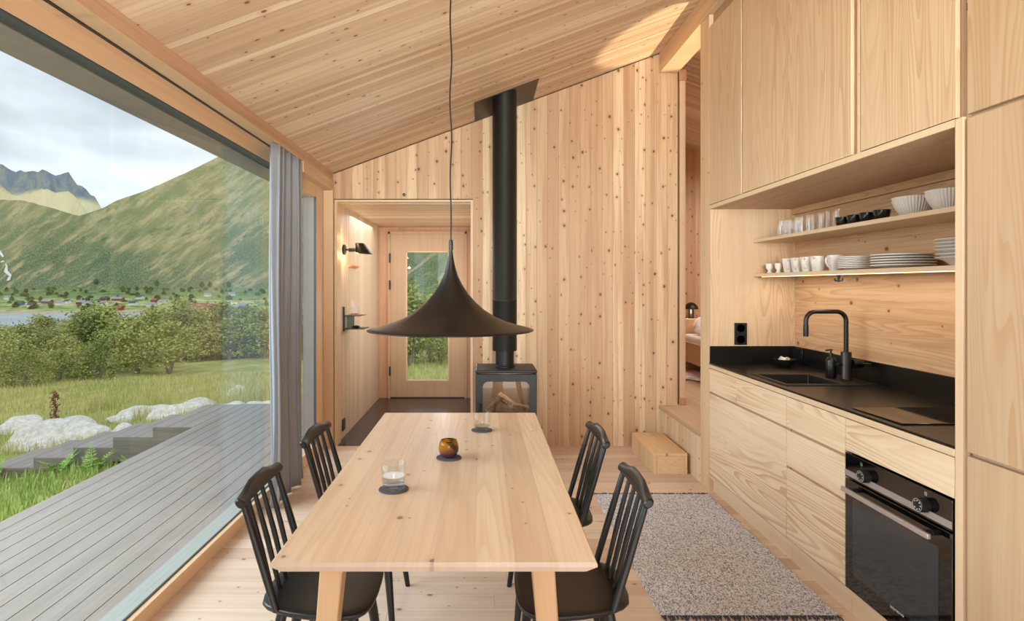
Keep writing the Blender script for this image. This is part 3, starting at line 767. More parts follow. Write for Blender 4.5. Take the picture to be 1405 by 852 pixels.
for i, (dx, z, tilt, yaw, r) in enumerate(LG):
    m = MB().lathe([(0, -.15), (r, -.15), (r*1.04, 0), (r*.95, .15), (0, .15)], (0, 0, 0), 7, axis='x', sx=1, sy=.75)
    o = m.build('firewood_log', 'log', bevel=.004)
    o.location = (sx+dx, 4.82+.05*(i % 3)-.02, z); o.rotation_euler = (0, -tilt, yaw)
    o.scale = (.72, .85, .85)
    tag(o, LL[i], 'log', 'logs laid in the stove')
fl = thing('stove_flue', 'tall black stove pipe rising to the ceiling', 'stove pipe', (.184, 4.86, .776))
MB().lathe([(0, .777), (.082, .777), (.082, .79), (.076, .795), (.076, .925), (0, .925)], (.184, 4.86, 0), 40).build('connector_pipe', 'flue', fl, smooth=True)
MB().lathe([(0, .912), (.098, .912), (.1, .918), (.1, 1.32), (.1015, 1.322), (.1015, 1.328), (.1, 1.33), (.1, 2.93)], (.184, 4.86, 0), 48).build('insulated_pipe', 'flue', fl, smooth=True)
mb = MB(); vs = []
for kk in range(48):
    a = 2*PI*kk/48; x_, y_ = .184+.1*math.cos(a), 4.86+.1*math.sin(a); vs.append((x_, y_, 2.925))
for kk in range(48):
    a = 2*PI*kk/48; x_, y_ = .184+.1*math.cos(a), 4.86+.1*math.sin(a); vs.append((x_, y_, cz(x_)-.0085))
mb.add(vs, [(kk, (kk+1) % 48, (kk+1) % 48+48, kk+48) for kk in range(48)]).build('ceiling_sleeve', 'flue', fl, smooth=True)
MB().tube([(.085, 4.84, 1.165), (.07, 4.82, 1.165)], .006).box(.06, .075, 4.80, 4.83, 1.155, 1.175).build('clamp', 'black', fl)
e = -.006
cp = MB().hexa([(-.067, 4.745, cz(-.067)-.008), (.456, 4.745, cz(.456)-.008), (.456, YB-.001, cz(.456)-.008), (-.067, YB-.001, cz(-.067)-.008)],
               [(-.067, 4.745, cz(-.067)-.001), (.456, 4.745, cz(.456)-.001), (.456, YB-.001, cz(.456)-.001), (-.067, YB-.001, cz(-.067)-.001)])
tag(cp.build('ceiling_plate', 'plate'), 'dark steel plate on the ceiling around the stove pipe', 'plate')

# ------------------------------------------------------------------ step box, rug
bx = thing('step_box', 'low pine step box against the raised bedroom floor', 'step', (1.44, 4.83, 0))
MB().box(1.311, 1.572, 4.507, 5.16, .138, .16).build('tread', 'box', bx, bevel=.002)
MB().box(1.311, 1.333, 4.507, 5.16, 0, .138).box(1.55, 1.572, 4.507, 5.16, 0, .138).build('side_panel', 'box', bx, bevel=.0015)
MB().box(1.334, 1.549, 4.514, 4.534, 0, .1375).build('front_panel', 'boxf', bx)
MB().box(1.334, 1.549, 5.13, 5.15, 0, .1375).build('back_panel', 'boxf', bx)

rg = thing('rug', 'grey speckled woven wool rug in front of the kitchen units', 'rug', (1.17, 3.3, 0))
vs = []; fs = []; nx, ny = 24, 46
for top_ in (1, 0):
    for j in range(ny+1):
        for i in range(nx+1):
            x = .777+(1.556-.777)*i/nx; y = 2.56+(4.06-2.56)*j/ny
            ed = (.004*math.sin(j*1.3) if i in (0, nx) else 0)
            vs.append((x+ed, y, (.009+.0012*math.sin(i*1.7+j*.9)) if top_ else .0005))
NV = (nx+1)*(ny+1)
for j in range(ny):
    for i in range(nx):
        a = j*(nx+1)+i; fs.append((a, a+1, a+nx+2, a+nx+1)); fs.append((a+NV, a+nx+1+NV, a+nx+2+NV, a+1+NV))
for i in range(nx):
    fs.append((i, i+NV, i+1+NV, i+1)); a = ny*(nx+1)+i; fs.append((a, a+1, a+1+NV, a+NV))
for j in range(ny):
    a = j*(nx+1); b = a+nx+1; fs.append((a, b, b+NV, a+NV)); a += nx; b += nx; fs.append((a, a+NV, b+NV, b))
MB().add(vs, fs).build('pile', 'rug', rg, smooth=True)
for yy, sg in ((4.06, 1), (2.56, -1)):
    mb = MB()
    for i in range(110):
        x = .777+.779*(i+.5)/110; l = random.uniform(.012, .03); dx = random.uniform(-.008, .008)
        mb.tube([(x, yy-sg*.004, .008), (x+dx, yy+sg*l*.6, .009), (x+dx*2, yy+sg*l, .003)], [.0034, .003, .0025], 5)
    o = mb.build('fringe', 'fringe', rg); o['kind'] = 'stuff'

# ------------------------------------------------------------------ kitchen
KY0, KY1 = 1.990, 4.145      # near / far end of the base run
CT = .905
def carcass(ya, yb, z0, z1, xa=XK+.021, xb=XR-.005, t=.016, mid=None):
    mb = MB()
    mb.box(xa, xb, ya+.001, ya+t, z0, z1).box(xa, xb, yb-t, yb-.001, z0, z1).box(xa, xb, ya+t, yb-t, z0, z0+t).box(xb-.008, xb, ya+t, yb-t, z0+t, z1)
    return mb
def front(ya, yb, z0, z1, name, parent, m='cabH', x=XK, g=.0024):
    return MB().box(x, x+.019, ya+g, yb-g, z0+g, z1-g).build(name, m, parent, bevel=.0012, seg=1)
bot = .122
def base_unit(ya, yb, label):
    u = thing('base_cabinet', label, 'cabinet', (1.9, (ya+yb)/2, 0), 'pine kitchen base units')
    carcass(ya, yb, .10, .866).build('carcass', 'cabH', u)
    MB().box(XK+.001, XK+.020, ya, yb, .093, bot-.001).build('bottom_rail', 'edge', u)
    MB().box(XK+.03, XR-.01, ya+.001, yb-.001, 0, .092).build('plinth', 'edge', u)
    # shadow gap rail behind the drawer joints
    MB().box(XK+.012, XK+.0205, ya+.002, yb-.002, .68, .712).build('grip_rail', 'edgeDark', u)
    return u
b1 = base_unit(3.093, KY1, 'wide pine base unit at the bedroom end of the kitchen')
front(3.70, KY1, .703, .867, 'drawer', b1); front(3.093, 3.70, .703, .867, 'drawer', b1); front(3.093, KY1, bot, .694, 'door', b1)
b2 = base_unit(2.591, 3.093, 'pine base unit with stacked drawers left of the oven')
front(2.591, 3.093, .703, .867, 'drawer', b2); front(2.591, 3.093, .503, .694, 'drawer', b2); front(2.591, 3.093, bot, .495, 'drawer', b2)
MB().box(XK+.012, XK+.0205, 2.593, 3.091, .48, .512).build('grip_rail', 'edgeDark', b2)
for (y, z) in ((3.06, .699), (3.063, .499), (4.12, .699)):
    MB().box(XK+.004, XK+.012, y, y+.022, z-.012, z+.012).build('finger_notch', 'edgeDark', b2 if y < 3.09 else b1)
b3 = thing('oven_cabinet', 'pine housing unit around and above the built-in oven', 'cabinet', (1.9, 2.29, 0))
mb = carcass(KY0, 2.591, .10, .866, t=.010)
mb.build('carcass', 'cabH', b3)
front(KY0, 2.591, .724, .867, 'fascia_panel', b3)
MB().box(XK+.001, XK+.020, KY0, 2.591, .093, bot+.002).build('bottom_rail', 'edge', b3)
MB().box(XK+.03, XR-.01, KY0, 2.590, 0, .092).build('plinth', 'edge', b3)

# worktop (with an opening for the sink bowl)
wt = thing('worktop', 'matt black worktop with pine front edge and black upstand', 'worktop', (1.9, 3.07, .87))
hx0, hx1, hy0, hy1 = 1.665, 1.985, 3.215, 3.575
mb = MB()
mb.box(XK-.0, hx0, KY0, KY1, .895, CT).box(hx1, XR-.013, KY0, KY1, .895, CT).box(hx0, hx1, KY0, hy0, .895, CT).box(hx0, hx1, hy1, KY1, .895, CT)
mb.build('top', 'laminate', wt)
MB().box(XK-.003, XK+.035, KY0, KY1, .8685, .8948).build('front_edge', 'edge', wt, bevel=.003)
MB().box(XR-.012, XR-.001, KY0, KY1, CT-.01, 1.022).box(XK+.002, XR-.012, KY1-.011, KY1, CT, 1.022).build('upstand', 'laminate', wt, bevel=.001)
# sink
sk = thing('kitchen_sink', 'black composite sink set into the worktop under the tap', 'sink', (1.89, 3.39, CT))
mb = MB()
def ring(z, ins, x0=1.642, x1=2.142, y0=3.183, y1=3.608): return [(x0+ins, y0+ins, z), (x1-ins, y0+ins, z), (x1-ins, y1-ins, z), (x0+ins, y1-ins, z)]
R = []
R += ring(CT+.0005, 0); R += ring(CT+.008, .002); R += ring(CT+.009, .006)
bi = [(hx0+.004, hy0+.004), (hx1-.004, hy0+.004), (hx1-.004, hy1-.004), (hx0+.004, hy1-.004)]
R += [(a, b, CT+.006) for a, b in bi]
bb = [(hx0+.012, hy0+.012), (hx1-.012, hy0+.012), (hx1-.012, hy1-.012), (hx0+.012, hy1-.012)]
R += [(a, b, CT-.17) for a, b in bb]
fs = []
for i in range(4):
    for k in range(4): fs.append((i*4+k, i*4+(k+1) % 4, (i+1)*4+(k+1) % 4, (i+1)*4+k))
fs.append((16, 17, 18, 19)); 
o = mb.add(R, fs).build('bowl', 'sinkm', sk, bevel=.008, seg=3)
MB().lathe([(0, CT-.1695), (.04, CT-.1695), (.042, CT-.166), (0, CT-.166)], (1.83, 3.395, 0), 24).build('drain', 'steel', sk, smooth=True)
# tap
tp = thing('kitchen_tap', 'tall matt black kitchen tap with a squared swan neck', 'tap', (2.08, 3.36, CT+.009))
zt = CT+.0095
MB().lathe([(0, zt), (.030, zt), (.0275, zt+.004), (.0275, zt+.15), (.026, zt+.155), (0, zt+.155)], (2.08, 3.36, 0), 32).build('body', 'tap', tp, smooth=True)
pts = [(2.08, 3.36, zt+.15), (2.08, 3.36, 1.245)]
for k in range(1, 9):
    a = PI/2*k/8; pts.append((2.08-.055*(1-math.cos(a)), 3.36, 1.245+.055*math.sin(a)))
for k in range(0, 9):
    a = PI/2*k/8; pts.append((1.905-.055*math.sin(a), 3.36, 1.300-.055*(1-math.cos(a))))
pts.append((1.85, 3.36, 1.20))
MB().tube(pts, .0125, 16).build('spout', 'tap', tp, smooth=True)
MB().lathe([(0, 1.158), (.0135, 1.158), (.014, 1.162), (.014, 1.222), (0, 1.222)], (1.85, 3.36, 0), 24).build('nozzle', 'tap', tp, smooth=True)
MB().lathe([(0, .0), (.023, 0), (.024, .003), (.024, .05), (.022, .055), (0, .055)], (2.107, 3.345, zt+.09), 24, axis='x').build('lever', 'tap', tp, smooth=True)
MB().tube([(2.149, 3.345, zt+.09), (2.15, 3.25, zt+.098)], [.006, .005]).build('lever_pin', 'tap', tp, smooth=True)
MB().tube([(2.055, 3.36, zt+.085), (2.022, 3.35, zt+.085)], .007).build('side_spout', 'tap', tp, smooth=True)
# soap dispenser
sp = thing('soap_dispenser', 'black soap pump bottle standing beside the tap', 'bottle', (2.035, 3.43, CT+.009))
MB().lathe([(0, 0), (.026, 0), (.028, .004), (.028, .095), (.024, .108), (.012, .118), (.012, .128), (0, .128)], (2.035, 3.43, CT+.0095), 28).build('bottle', 'tap', sp, smooth=True)
MB().lathe([(0, .128), (.013, .128), (.013, .14), (.005, .141), (.005, .155), (.009, .156), (.009, .163), (0, .163)], (2.035, 3.43, CT+.0095), 16).tube([(2.035, 3.43, CT+.169), (1.998, 3.42, CT+.167)], .0045).build('pump', 'tap', sp, smooth=True)
# small bowl with things in it
bw = thing('counter_bowl', 'small dark bowl holding pale lumps on the worktop corner', 'bowl', (2.03, 3.95, CT))
MB().lathe([(0, .001), (.035, .001), (.037, .004), (.06, .022), (.070, .05), (.067, .05), (.055, .024), (.033, .009), (0, .008)], (2.03, 3.95, CT), 32, cap=False).build('bowl', M['black'], bw, smooth=True)
def blob(c, r, seed, sq=(1, 1, 1), sub=2, rough=.35, name='blob', mat='ceramic', parent=None, freq=2.0):
    bm = bmesh.new(); bmesh.ops.create_icosphere(bm, subdivisions=sub, radius=1)
    mb = MB()
    for v in bm.verts:
        d = 1+rough*noise.noise(v.co*freq+Vector((seed*3.1, seed*1.7, seed)))
        mb.v.append((c[0]+v.co.x*r*sq[0]*d, c[1]+v.co.y*r*sq[1]*d, c[2]+v.co.z*r*sq[2]*d))
    mb.f = [tuple(v.index for v in f.verts) for f in bm.faces]; bm.free()
    return mb.build(name, mat, parent, smooth=True, angle=50)
blob((2.015, 3.94, CT+.048), .026, 1, (1, .9, .8), name='pale_lump', parent=bw, rough=.8)
blob((2.05, 3.955, CT+.044), .020, 2, (1, 1, .8), name='pale_lump', parent=bw, rough=.8, mat='houseyellow')
# hob
hb = MB().box(1.635, 2.14, 2.29, 2.60, CT+.0003, CT+.006)
tag(hb.build('induction_hob', 'hob', bevel=.003, seg=2), 'narrow black glass hob set in the worktop above the oven', 'hob')

# oven
ov = thing('built_in_oven', 'black glass built-in oven with steel handle and two knobs', 'oven', (1.75, 2.29, .128))
oy0, oy1, oz0, oz1 = 2.001, 2.581, .128, .718
MB().box(XK+.02, 2.12, oy0+.012, oy1-.012, oz0+.01, oz1-.01).build('oven_body', 'black', ov)
MB().box(XK-.004, XK+.0195, oy0-.005, oy1+.003, .612, oz1).build('control_panel', 'ovenglass', ov, bevel=.0015)
MB().box(XK-.006, XK-.0035, oy0-.005, oy1+.003, .620, .645).build('steel_strip', 'steel', ov)
MB().box(XK-.004, XK+.0195, oy0-.005, oy1+.003, oz0, .604).build('oven_door', 'ovenglass', ov, bevel=.0015)
MB().box(XK-.0052, XK-.0038, 2.055, 2.53, .20, .535).build('door_window', 'ovenwin', ov)
hn = MB().box(XK-.050, XK-.036, 2.047, 2.545, .563, .583)
hn.build('door_handle', 'steelh', ov, bevel=.003)
for yy in (2.075, 2.50): MB().box(XK-.037, XK-.003, yy, yy+.02, .567, .579).build('handle_mount', 'black', ov)
def knob(y, z, proud):
    k = MB().lathe([(0, -XK+.003), (.026, -XK+.003), (.0255, -XK+.003+proud), (.024, -XK+.004+proud), (0, -XK+.004+proud)], (0, 0, 0), 32, axis='x')
    k.v = [(-a, b+y, c+z) for a, b, c in k.v]
    ko = k.build('knob', 'black', ov, smooth=True)
    xf = XK-.005-proud
    r = MB(); n = 32
    vs = []
    for rr in (.0232, .0208):
        for i in range(n): vs.append((xf-.0004, y+rr*math.cos(2*PI*i/n), z+rr*math.sin(2*PI*i/n)))
    r.add(vs, [(i, (i+1) % n, (i+1) % n+n, i+n) for i in range(n)]).build('knob_ring', 'steelh', ko)
    t = MB()
    for i in range(7):
        a = 2*PI*i/8+.8
        c = (y+.0155*math.cos(a), z+.0155*math.sin(a)); s = .0022
        t.add([(xf-.0005, c[0]-s, c[1]-s), (xf-.0005, c[0]+s, c[1]-s), (xf-.0005, c[0]+s, c[1]+s), (xf-.0005, c[0]-s, c[1]+s)], [(0, 1, 2, 3)])
    t.build('knob_marks', 'white_print', ko)
knob(2.435, .658, .030); knob(2.115, .660, .030)
def flat_rects(rects, name, mat, parent, x):
    mb = MB()
    for (ya, yb, za, zb) in rects: mb.add([(x, ya, za), (x, yb, za), (x, yb, zb), (x, ya, zb)], [(0, 1, 2, 3)])
    mb.build(name, mat, parent)
def outline(yc, zc, w, h, t=.0012): return [(yc-w, yc+w, zc-h, zc-h+t), (yc-w, yc+w, zc+h-t, zc+h), (yc-w, yc-w+t, zc-h, zc+h), (yc+w-t, yc+w, zc-h, zc+h)]
flat_rects(outline(2.475, .697, .0055, .0065)+outline(2.472, .694, .0045, .0045)+[(2.4745, 2.4765, .679, .684)], 'display_symbol', 'greendisp', ov, XK-.0043)
flat_rects(outline(2.115, .700, .006, .006)+[(2.109, 2.121, .6995, .7005), (2.1145, 2.1155, .694, .706)], 'oven_symbol', 'white_print', ov, XK-.0043)
def text(s, size, loc, rot, mat, name, parent, ext=.0004):
    c = bpy.data.curves.new(name, 'FONT'); c.body = s; c.size = size; c.extrude = ext; c.align_x = 'CENTER'; c.align_y = 'CENTER'
    c.space_character = 1.08
    o = bpy.data.objects.new(name, c); col.objects.link(o); c.materials.append(M[mat])
    off = Vector((0, 0, 0)); p = parent
    while p is not None: off += p.location; p = p.parent
    me = bpy.data.meshes.new_from_object(o.evaluated_get(bpy.context.evaluated_depsgraph_get()))
    me.name = name; bpy.data.objects.remove(o); o = bpy.data.objects.new(name, me); col.objects.link(o)
    if not me.materials: me.materials.append(M[mat])
    o.parent = parent; o.location = Vector(loc)-off; o.rotation_euler = rot
    return o
text('SIEMENS', .019, (XK-.0048, 2.262, .197), (PI/2, 0, -PI/2), 'white_print', 'maker_lettering', ov)

# niche: end panel, soffit, wall battens
struct('wall_niche_end', MB().box(XK+.001, XR-.001, 4.132, 4.1465, 1.023, 1.986), 'endpanel', 'pine veneer end panel of the kitchen niche', 'panel')
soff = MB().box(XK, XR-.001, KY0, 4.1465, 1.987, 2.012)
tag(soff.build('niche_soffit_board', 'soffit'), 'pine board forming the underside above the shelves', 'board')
tag(MB().box(XK-.0012, XK+.004, KY0, 4.1465, 1.9868, 2.0122).build('soffit_edging', 'edge'), 'pale front edge strip under the wall cabinets', 'edging')
tag(MB().box(XR-.028, XR-.0005, KY0+.01, 4.130, 1.945, 1.986).build('wall_batten', 'splash'), 'pine batten along the wall above the upper shelf', 'batten')

# shelves
SX = 1.904
def shelf(z0, z1, lab):
    return tag(MB().box(SX, XR-.0005, KY0+.001, 4.131, z0, z1).build('wall_shelf', 'edge', bevel=.0015, seg=1), lab, 'shelf')
shelf(1.749, 1.771, 'upper pine shelf carrying glasses and white bowls')
shelf(1.510, 1.5315, 'lower pine shelf carrying mugs and plates')
ls = thing('light_strip', 'thin warm light strip under the lower shelf edge', 'light', (SX+.01, 3, 1.508))
MB().box(SX+.006, SX+.014, 2.12, 4.02, 1.5065, 1.5098).build('diffuser', 'led', ls)
MB().box(SX-.001, SX+.03, KY0+.005, 2.118, 1.497, 1.5098).build('switch_box', 'black', ls, bevel=.001)
MB().box(SX+.004, SX+.016, 4.022, 4.06, 1.505, 1.5098).build('end_cap', 'black', ls)
hk = thing('shelf_hook', 'small black double hook screwed under the lower shelf', 'hook', (1.96, 3.24, 1.5))
hk_y, hk_x = 3.24, 1.965
MB().lathe([(0, 0), (.006, 0), (.008, .02), (.020, .0275), (0, .0275)], (hk_x, hk_y, 1.482), 16).tube([(hk_x, hk_y, 1.485), (hk_x, hk_y, 1.474)], .007).tube([(hk_x-.022, hk_y+.0, 1.488), (hk_x-.02, hk_y, 1.478), (hk_x, hk_y, 1.474), (hk_x+.02, hk_y, 1.478), (hk_x+.022, hk_y, 1.488)], .005, 8).build('hook', 'black', hk, smooth=True)

# wall cabinets
def wall_unit(ya, yb, z0, z1, label, m='cabV', name='wall_cabinet', gap=.0018, depth=XR-.005, grp='tall pine wall cabinets'):
    u = thing(name, label, 'cabinet', (1.9, (ya+yb)/2, z0), grp)
    mb = MB(); t = .016
    mb.box(XK+.021, depth, ya+.001, ya+t, z0, z1).box(XK+.021, depth, yb-t, yb-.001, z0, z1).box(XK+.021, depth, ya+t, yb-t, z0, z0+t).box(XK+.021, depth, ya+t, yb-t, z1-t, z1).box(depth-.008, depth, ya+t, yb-t, z0+t, z1-t)
    mb.build('carcass', 'cabH' if m == 'tallV' else 'cabV', u)
    return u
uz0, uz1 = 2.014, 3.27
DX = XR-.3
u1 = wall_unit(3.617, 4.145, uz0, uz1, 'narrow pine wall cabinet next to the bedroom opening', depth=2.0)
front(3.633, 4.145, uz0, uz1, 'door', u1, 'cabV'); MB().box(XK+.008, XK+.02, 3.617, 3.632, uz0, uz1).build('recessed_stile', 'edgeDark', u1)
u2 = wall_unit(2.492, 3.617, uz0, uz1, 'widest pine wall cabinet above the shelves', depth=2.0)
front(2.549, 3.615, uz0, uz1, 'door', u2, 'cabV')
MB().box(XK+.016, XK+.02, 2.512, 2.549, uz0, uz1).build('recessed_stile', 'edgeDark', u2); MB().box(XK+.002, XK+.02, 2.494, 2.511, uz0, uz1).build('pale_stile', 'edgeV', u2)
u3 = wall_unit(1.957, 2.492, uz0, uz1, 'pine wall cabinet above the stacked plates beside the tall unit', depth=2.0)
front(1.984, 2.488, uz0, uz1, 'door', u3, 'cabV'); MB().box(XK+.014, XK+.02, 1.958, 1.981, uz0, uz1).build('recessed_stile', 'edgeDark', u3)
# tall unit
tag(MB().box(XK-.0005, XR-.001, 1.957, 1.9885, 0, 2.0118).build('side_panel_board', 'edgeV', bevel=.001), 'upright pine end panel beside the oven and shelves', 'panel')
u4 = thing('tall_cabinet', 'full-height pine cabinet at the right beside the oven', 'cabinet', (1.9, 1.5, 0))
mb = MB(); mb.box(XK+.021, XR-.006, 1.20, 1.9555, .0, 3.27)
mb.build('carcass', 'tallV', u4)
for z0, z1 in ((.03, .890), (.898, 2.004), (2.012, 3.27)):
    front(1.58, 1.9415, z0, z1, 'door', u4, 'tallV'); front(1.20, 1.576, z0, z1, 'door', u4, 'tallV')
MB().box(XK+.012, XK+.0205, 1.9425, 1.9555, 0, 3.27).build('recessed_stile', 'edgeDark', u4)
MB().box(XK+.004, XK+.012, 1.9425, 1.946, 2.36, 2.385).build('catch', 'black', u4)
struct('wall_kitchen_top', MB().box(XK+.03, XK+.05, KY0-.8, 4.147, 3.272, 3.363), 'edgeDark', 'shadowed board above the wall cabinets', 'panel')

# sockets
def socket(name, lab, mb_plate, parts):
    s = thing(name, lab, 'socket', parts[0][1]); mb_plate.build('face_plate', 'tap', s, bevel=.002)
    for m_, _ in parts: m_.build('outlet', M['tap'], s, smooth=True)
ms = []
for zc in (1.148, 1.070):
    ms.append((MB().lathe([(.028, 0), (.026, -.004), (0, -.004)], (1.814, 4.1235, zc), 24, axis='y', cap=True), (1.814, 4.125, zc)))
socket('power_socket', 'black double power socket on the kitchen end panel', MB().box(1.770, 1.858, 4.1235, 4.1318, 1.032, 1.186), ms)
ms = [(MB().lathe([(.024, 0), (.022, .004), (0, .004)], (XR-.020, 4.05, .975), 24, axis='x'), (XR-.02, 4.05, .97))]
socket('power_socket', 'black power socket on the upstand behind the small bowl', MB().box(XR-.0205, XR-.0122, 4.008, 4.09, .935, 1.015), ms)
ms = [(MB().lathe([(.024, 0), (.022, -.004), (0, -.004)], (-1.3185, 5.60, .125), 24, axis='x'), (-1.3185, 5.6, .12))]
socket('power_socket', 'black power socket low on the alcove wall', MB().box(-1.3275, -1.318, 5.55, 5.65, .07, .18), ms)

# ------------------------------------------------------------------ crockery
ZU, ZL = 1.7713, 1.5318
ORD = ['lowest', 'second lowest', 'third lowest', 'fourth from the bottom', 'fifth from the bottom', 'sixth from the bottom', 'topmost']
def lathe_obj(name, prof, m, n=32, ang=60, cap=False):
    o = MB().lathe(prof, (0, 0, 0), n, cap=cap).build(name, m, smooth=True, angle=ang); return o
def place(proto, used, loc, lab, cat, grp):
    o = proto if not used else copy_tree(proto)
    o.location = loc; tag(o, lab, cat, grp); return o
# tall glasses
p = lathe_obj('tall_glass', [(0, 0), (.022, 0), (.0255, .118), (.0243, .118), (.021, .006), (0, .006)], 'shelfglass', 20)
ys = [4.03, 3.965, 3.900, 3.835, 3.768, 3.700, 3.635, 3.565, 3.48, 3.39]
for i, y in enumerate(ys): place(p, i, (2.05+.004*(i % 2), y, ZU), 'tall clear drinking glass in the cluster on the upper shelf', 'glass', 'tall clear glasses')
k = len(ys)
for y in (3.93, 3.80, 3.66, 3.53): place(p, 1, (2.12, y, ZU), 'tall clear drinking glass in the cluster on the upper shelf', 'glass', 'tall clear glasses')
p = lathe_obj('short_glass', [(0, 0), (.024, 0), (.0275, .075), (.0262, .075), (.0228, .006), (0, .006)], 'shelfglass', 20)
for i, y in enumerate([3.90, 3.835, 3.77, 3.705, 3.64]): place(p, i, (1.975, y, ZU), 'short clear drinking glass along the front of the upper shelf', 'glass', 'short clear glasses')
p = lathe_obj('dark_tumbler', [(0, 0), (.027, 0), (.030, .004), (.039, .052), (.0375, .053), (.028, .008), (0, .007)], 'darkglass', 28)
for i, (y, s) in enumerate(((3.235, 'leftmost'), (3.135, 'second from the left'), (3.03, 'third from the left'), (2.92, 'rightmost'))):
    place(p, i, (1.985, y, ZU), 'glossy black tumbler on the upper shelf, %s of the four' % s, 'tumbler', 'black tumblers')
# white bowls, stacked in pairs
pr = [(0, 0), (.045, 0), (.05, .003), (.070, .035), (.088, .078), (.085, .079), (.066, .037), (.045, .008), (0, .007)]
pr = [(a*1.05, b) for a, b in pr]
p = lathe_obj('serving_bowl', pr, 'bowlc', 48)
n_ = 0
for y, s in ((2.765, 'beside the black tumblers'), (2.555, 'at the end of the upper shelf')):
    for j, q in enumerate(('lower', 'upper')):
        place(p, n_, (2.035, y, ZU+j*.0145), '%s white ribbed bowl of the pair %s' % (q, s), 'bowl', 'stacked white bowls'); n_ += 1
# egg cups
p = lathe_obj('egg_cup', [(0, 0), (.016, 0), (.018, .003), (.010, .016), (.012, .022), (.022, .035), (.0245, .065), (.0225, .065), (.019, .038), (0, .028)], 'ceramic', 24)
place(p, 0, (1.955, 4.00, ZL), 'white egg cup nearest the end panel on the lower shelf', 'egg cup', 'egg cups')
place(p, 1, (1.965, 3.90, ZL), 'white egg cup beside the first mug on the lower shelf', 'egg cup', 'egg cups')
# mugs
def mug():
    r = thing('mug', 'x', 'mug', (0, 0, 0))
    MB().lathe([(0, 0), (.028, 0), (.031, .003), (.040, .06), (.043, .090), (.0405, .0905), (.037, .06), (.028, .008), (0, .007)], (0, 0, 0), 32, cap=False).build('cup', 'ceramic', r, smooth=True, angle=60)
    MB().tube([(-.037, 0, .077), (-.054, 0, .080), (-.066, 0, .070), (-.066, 0, .050), (-.052, 0, .028), (-.033, 0, .018)], [.0055, .0055, .0055, .0055, .005, .005], 10).build('handle', 'ceramic', r, smooth=True)
    return r
p = mug()
for i, (y, a, s) in enumerate(((3.80, .9, 'first from the egg cups'), (3.695, .75, 'second from the egg cups'), (3.585, .65, 'third from the egg cups'), (3.475, .6, 'fourth from the egg cups'), (3.345, .25, 'nearest the small plates'))):
    o = place(p, i, (1.985 if i < 4 else 2.01, y, ZL), 'white mug on the lower shelf, %s' % s, 'mug', 'white mugs'); o.rotation_euler = (0, 0, a)
# plates
def plate(name, r, dz): return lathe_obj(name, [(0, 0), (r*.55, 0), (r*.6, .002), (r*.72, .006), (r, .010+dz), (r-.001, .0155+dz), (r*.7, .009), (r*.55, .005), (0, .005)], 'ceramic', 48, 50)
p = plate('side_plate', .096, .002)
for j in range(7): place(p, j, (2.03, 3.175, ZL+j*.0093), 'white side plate, %s in the stack beside the mugs' % ORD[j], 'plate', 'stack of small plates')
p = plate('dinner_plate', .133, .004)
o5 = ORD[:4]+['topmost']
for j in range(5): place(p, j, (2.045, 2.86, ZL+j*.0125), 'white dinner plate, %s in the wide middle stack' % o5[j], 'plate', 'stack of dinner plates')
p = lathe_obj('deep_plate', [(0, 0), (.05, 0), (.055, .003), (.085, .026), (.115, .036), (.113, .039), (.082, .030), (.05, .007), (0, .006)], 'ceramic', 48, 50)
o6 = ORD[:5]+['topmost']
for j in range(6): place(p, j, (2.045, 2.475, ZL+j*.0145+(.004 if j > 1 else 0)), 'white deep plate, %s in the stack at the shelf end' % o6[j], 'plate', 'stack of deep plates')

# ------------------------------------------------------------------ alcove fittings
XW = -1.328
wl = thing('wall_lamp', 'black wall lamp with tilted shade glowing on the alcove wall', 'lamp', (XW, 5.60, 1.79))
MB().lathe([(0, .0005), (.048, .0005), (.05, .004), (.05, .016), (.046, .02), (0, .02)], (XW, 5.60, 1.79), 28, axis='x').build('wall_plate', 'black', wl, smooth=True)
MB().tube([(XW+.018, 5.60, 1.79), (XW+.06, 5.60, 1.79)], .009).tube([(XW+.055, 5.60, 1.787), (XW+.135, 5.60, 1.787)], .018, 20).build('arm', 'black', wl, smooth=True)
shade = MB(); n = 36; vs = []
for (cx, rx, z, tz) in ((-1.172, .040, 1.852, .0), (-1.168, .044, 1.848, .0), (-1.128, .081, 1.752, -.006), (-1.128, .078, 1.751, -.006), (-1.168, .040, 1.845, 0.0)):
    for k in range(n):
        a = 2*PI*k/n; vs.append((cx+rx*math.cos(a), 5.60+rx*math.sin(a), z+tz*math.cos(a)))
fs = [tuple(range(n))]+[(i*n+k, i*n+(k+1) % n, (i+1)*n+(k+1) % n, (i+1)*n+k) for i in range(4) for k in range(n)]+[tuple(range(4*n, 5*n))]
shade.add(vs, fs).build('lamp_shade', 'black', wl, smooth=True)
MB().lathe([(0, 0), (.03, .0), (.03, .006), (0, .006)], (-1.135, 5.60, 1.764), 20).build('diffuser', 'bulb', wl)
pg = thing('peg_rail', 'row of small pinkish wooden pegs on the alcove wall', 'pegs', (XW, 5.95, 1.66))
for i in range(4):
    MB().tube([(XW+.001, 5.83+.09*i, 1.628), (XW+.045, 5.83+.09*i, 1.645)], [.008, .010], 10).build('peg', 'hookwood', pg, smooth=True)
wsf = thing('alcove_shelf', 'small two-tier black metal shelf on the alcove wall', 'shelf', (XW, 5.65, 1.2))
MB().box(XW+.0005, XW+.012, 5.585, 5.625, 1.015, 1.245).build('bracket', 'black', wsf)
MB().box(XW+.0005, XW+.17, 5.60, 5.86, 1.155, 1.160).build('top_tray', 'black', wsf)
MB().box(XW+.0005, XW+.20, 5.60, 5.86, 1.030, 1.035).build('bottom_tray', 'black', wsf)
MB().box(XW+.012, XW+.085, 5.70, 5.704, 1.035, 1.155).build('divider', 'greenmetal', wsf)
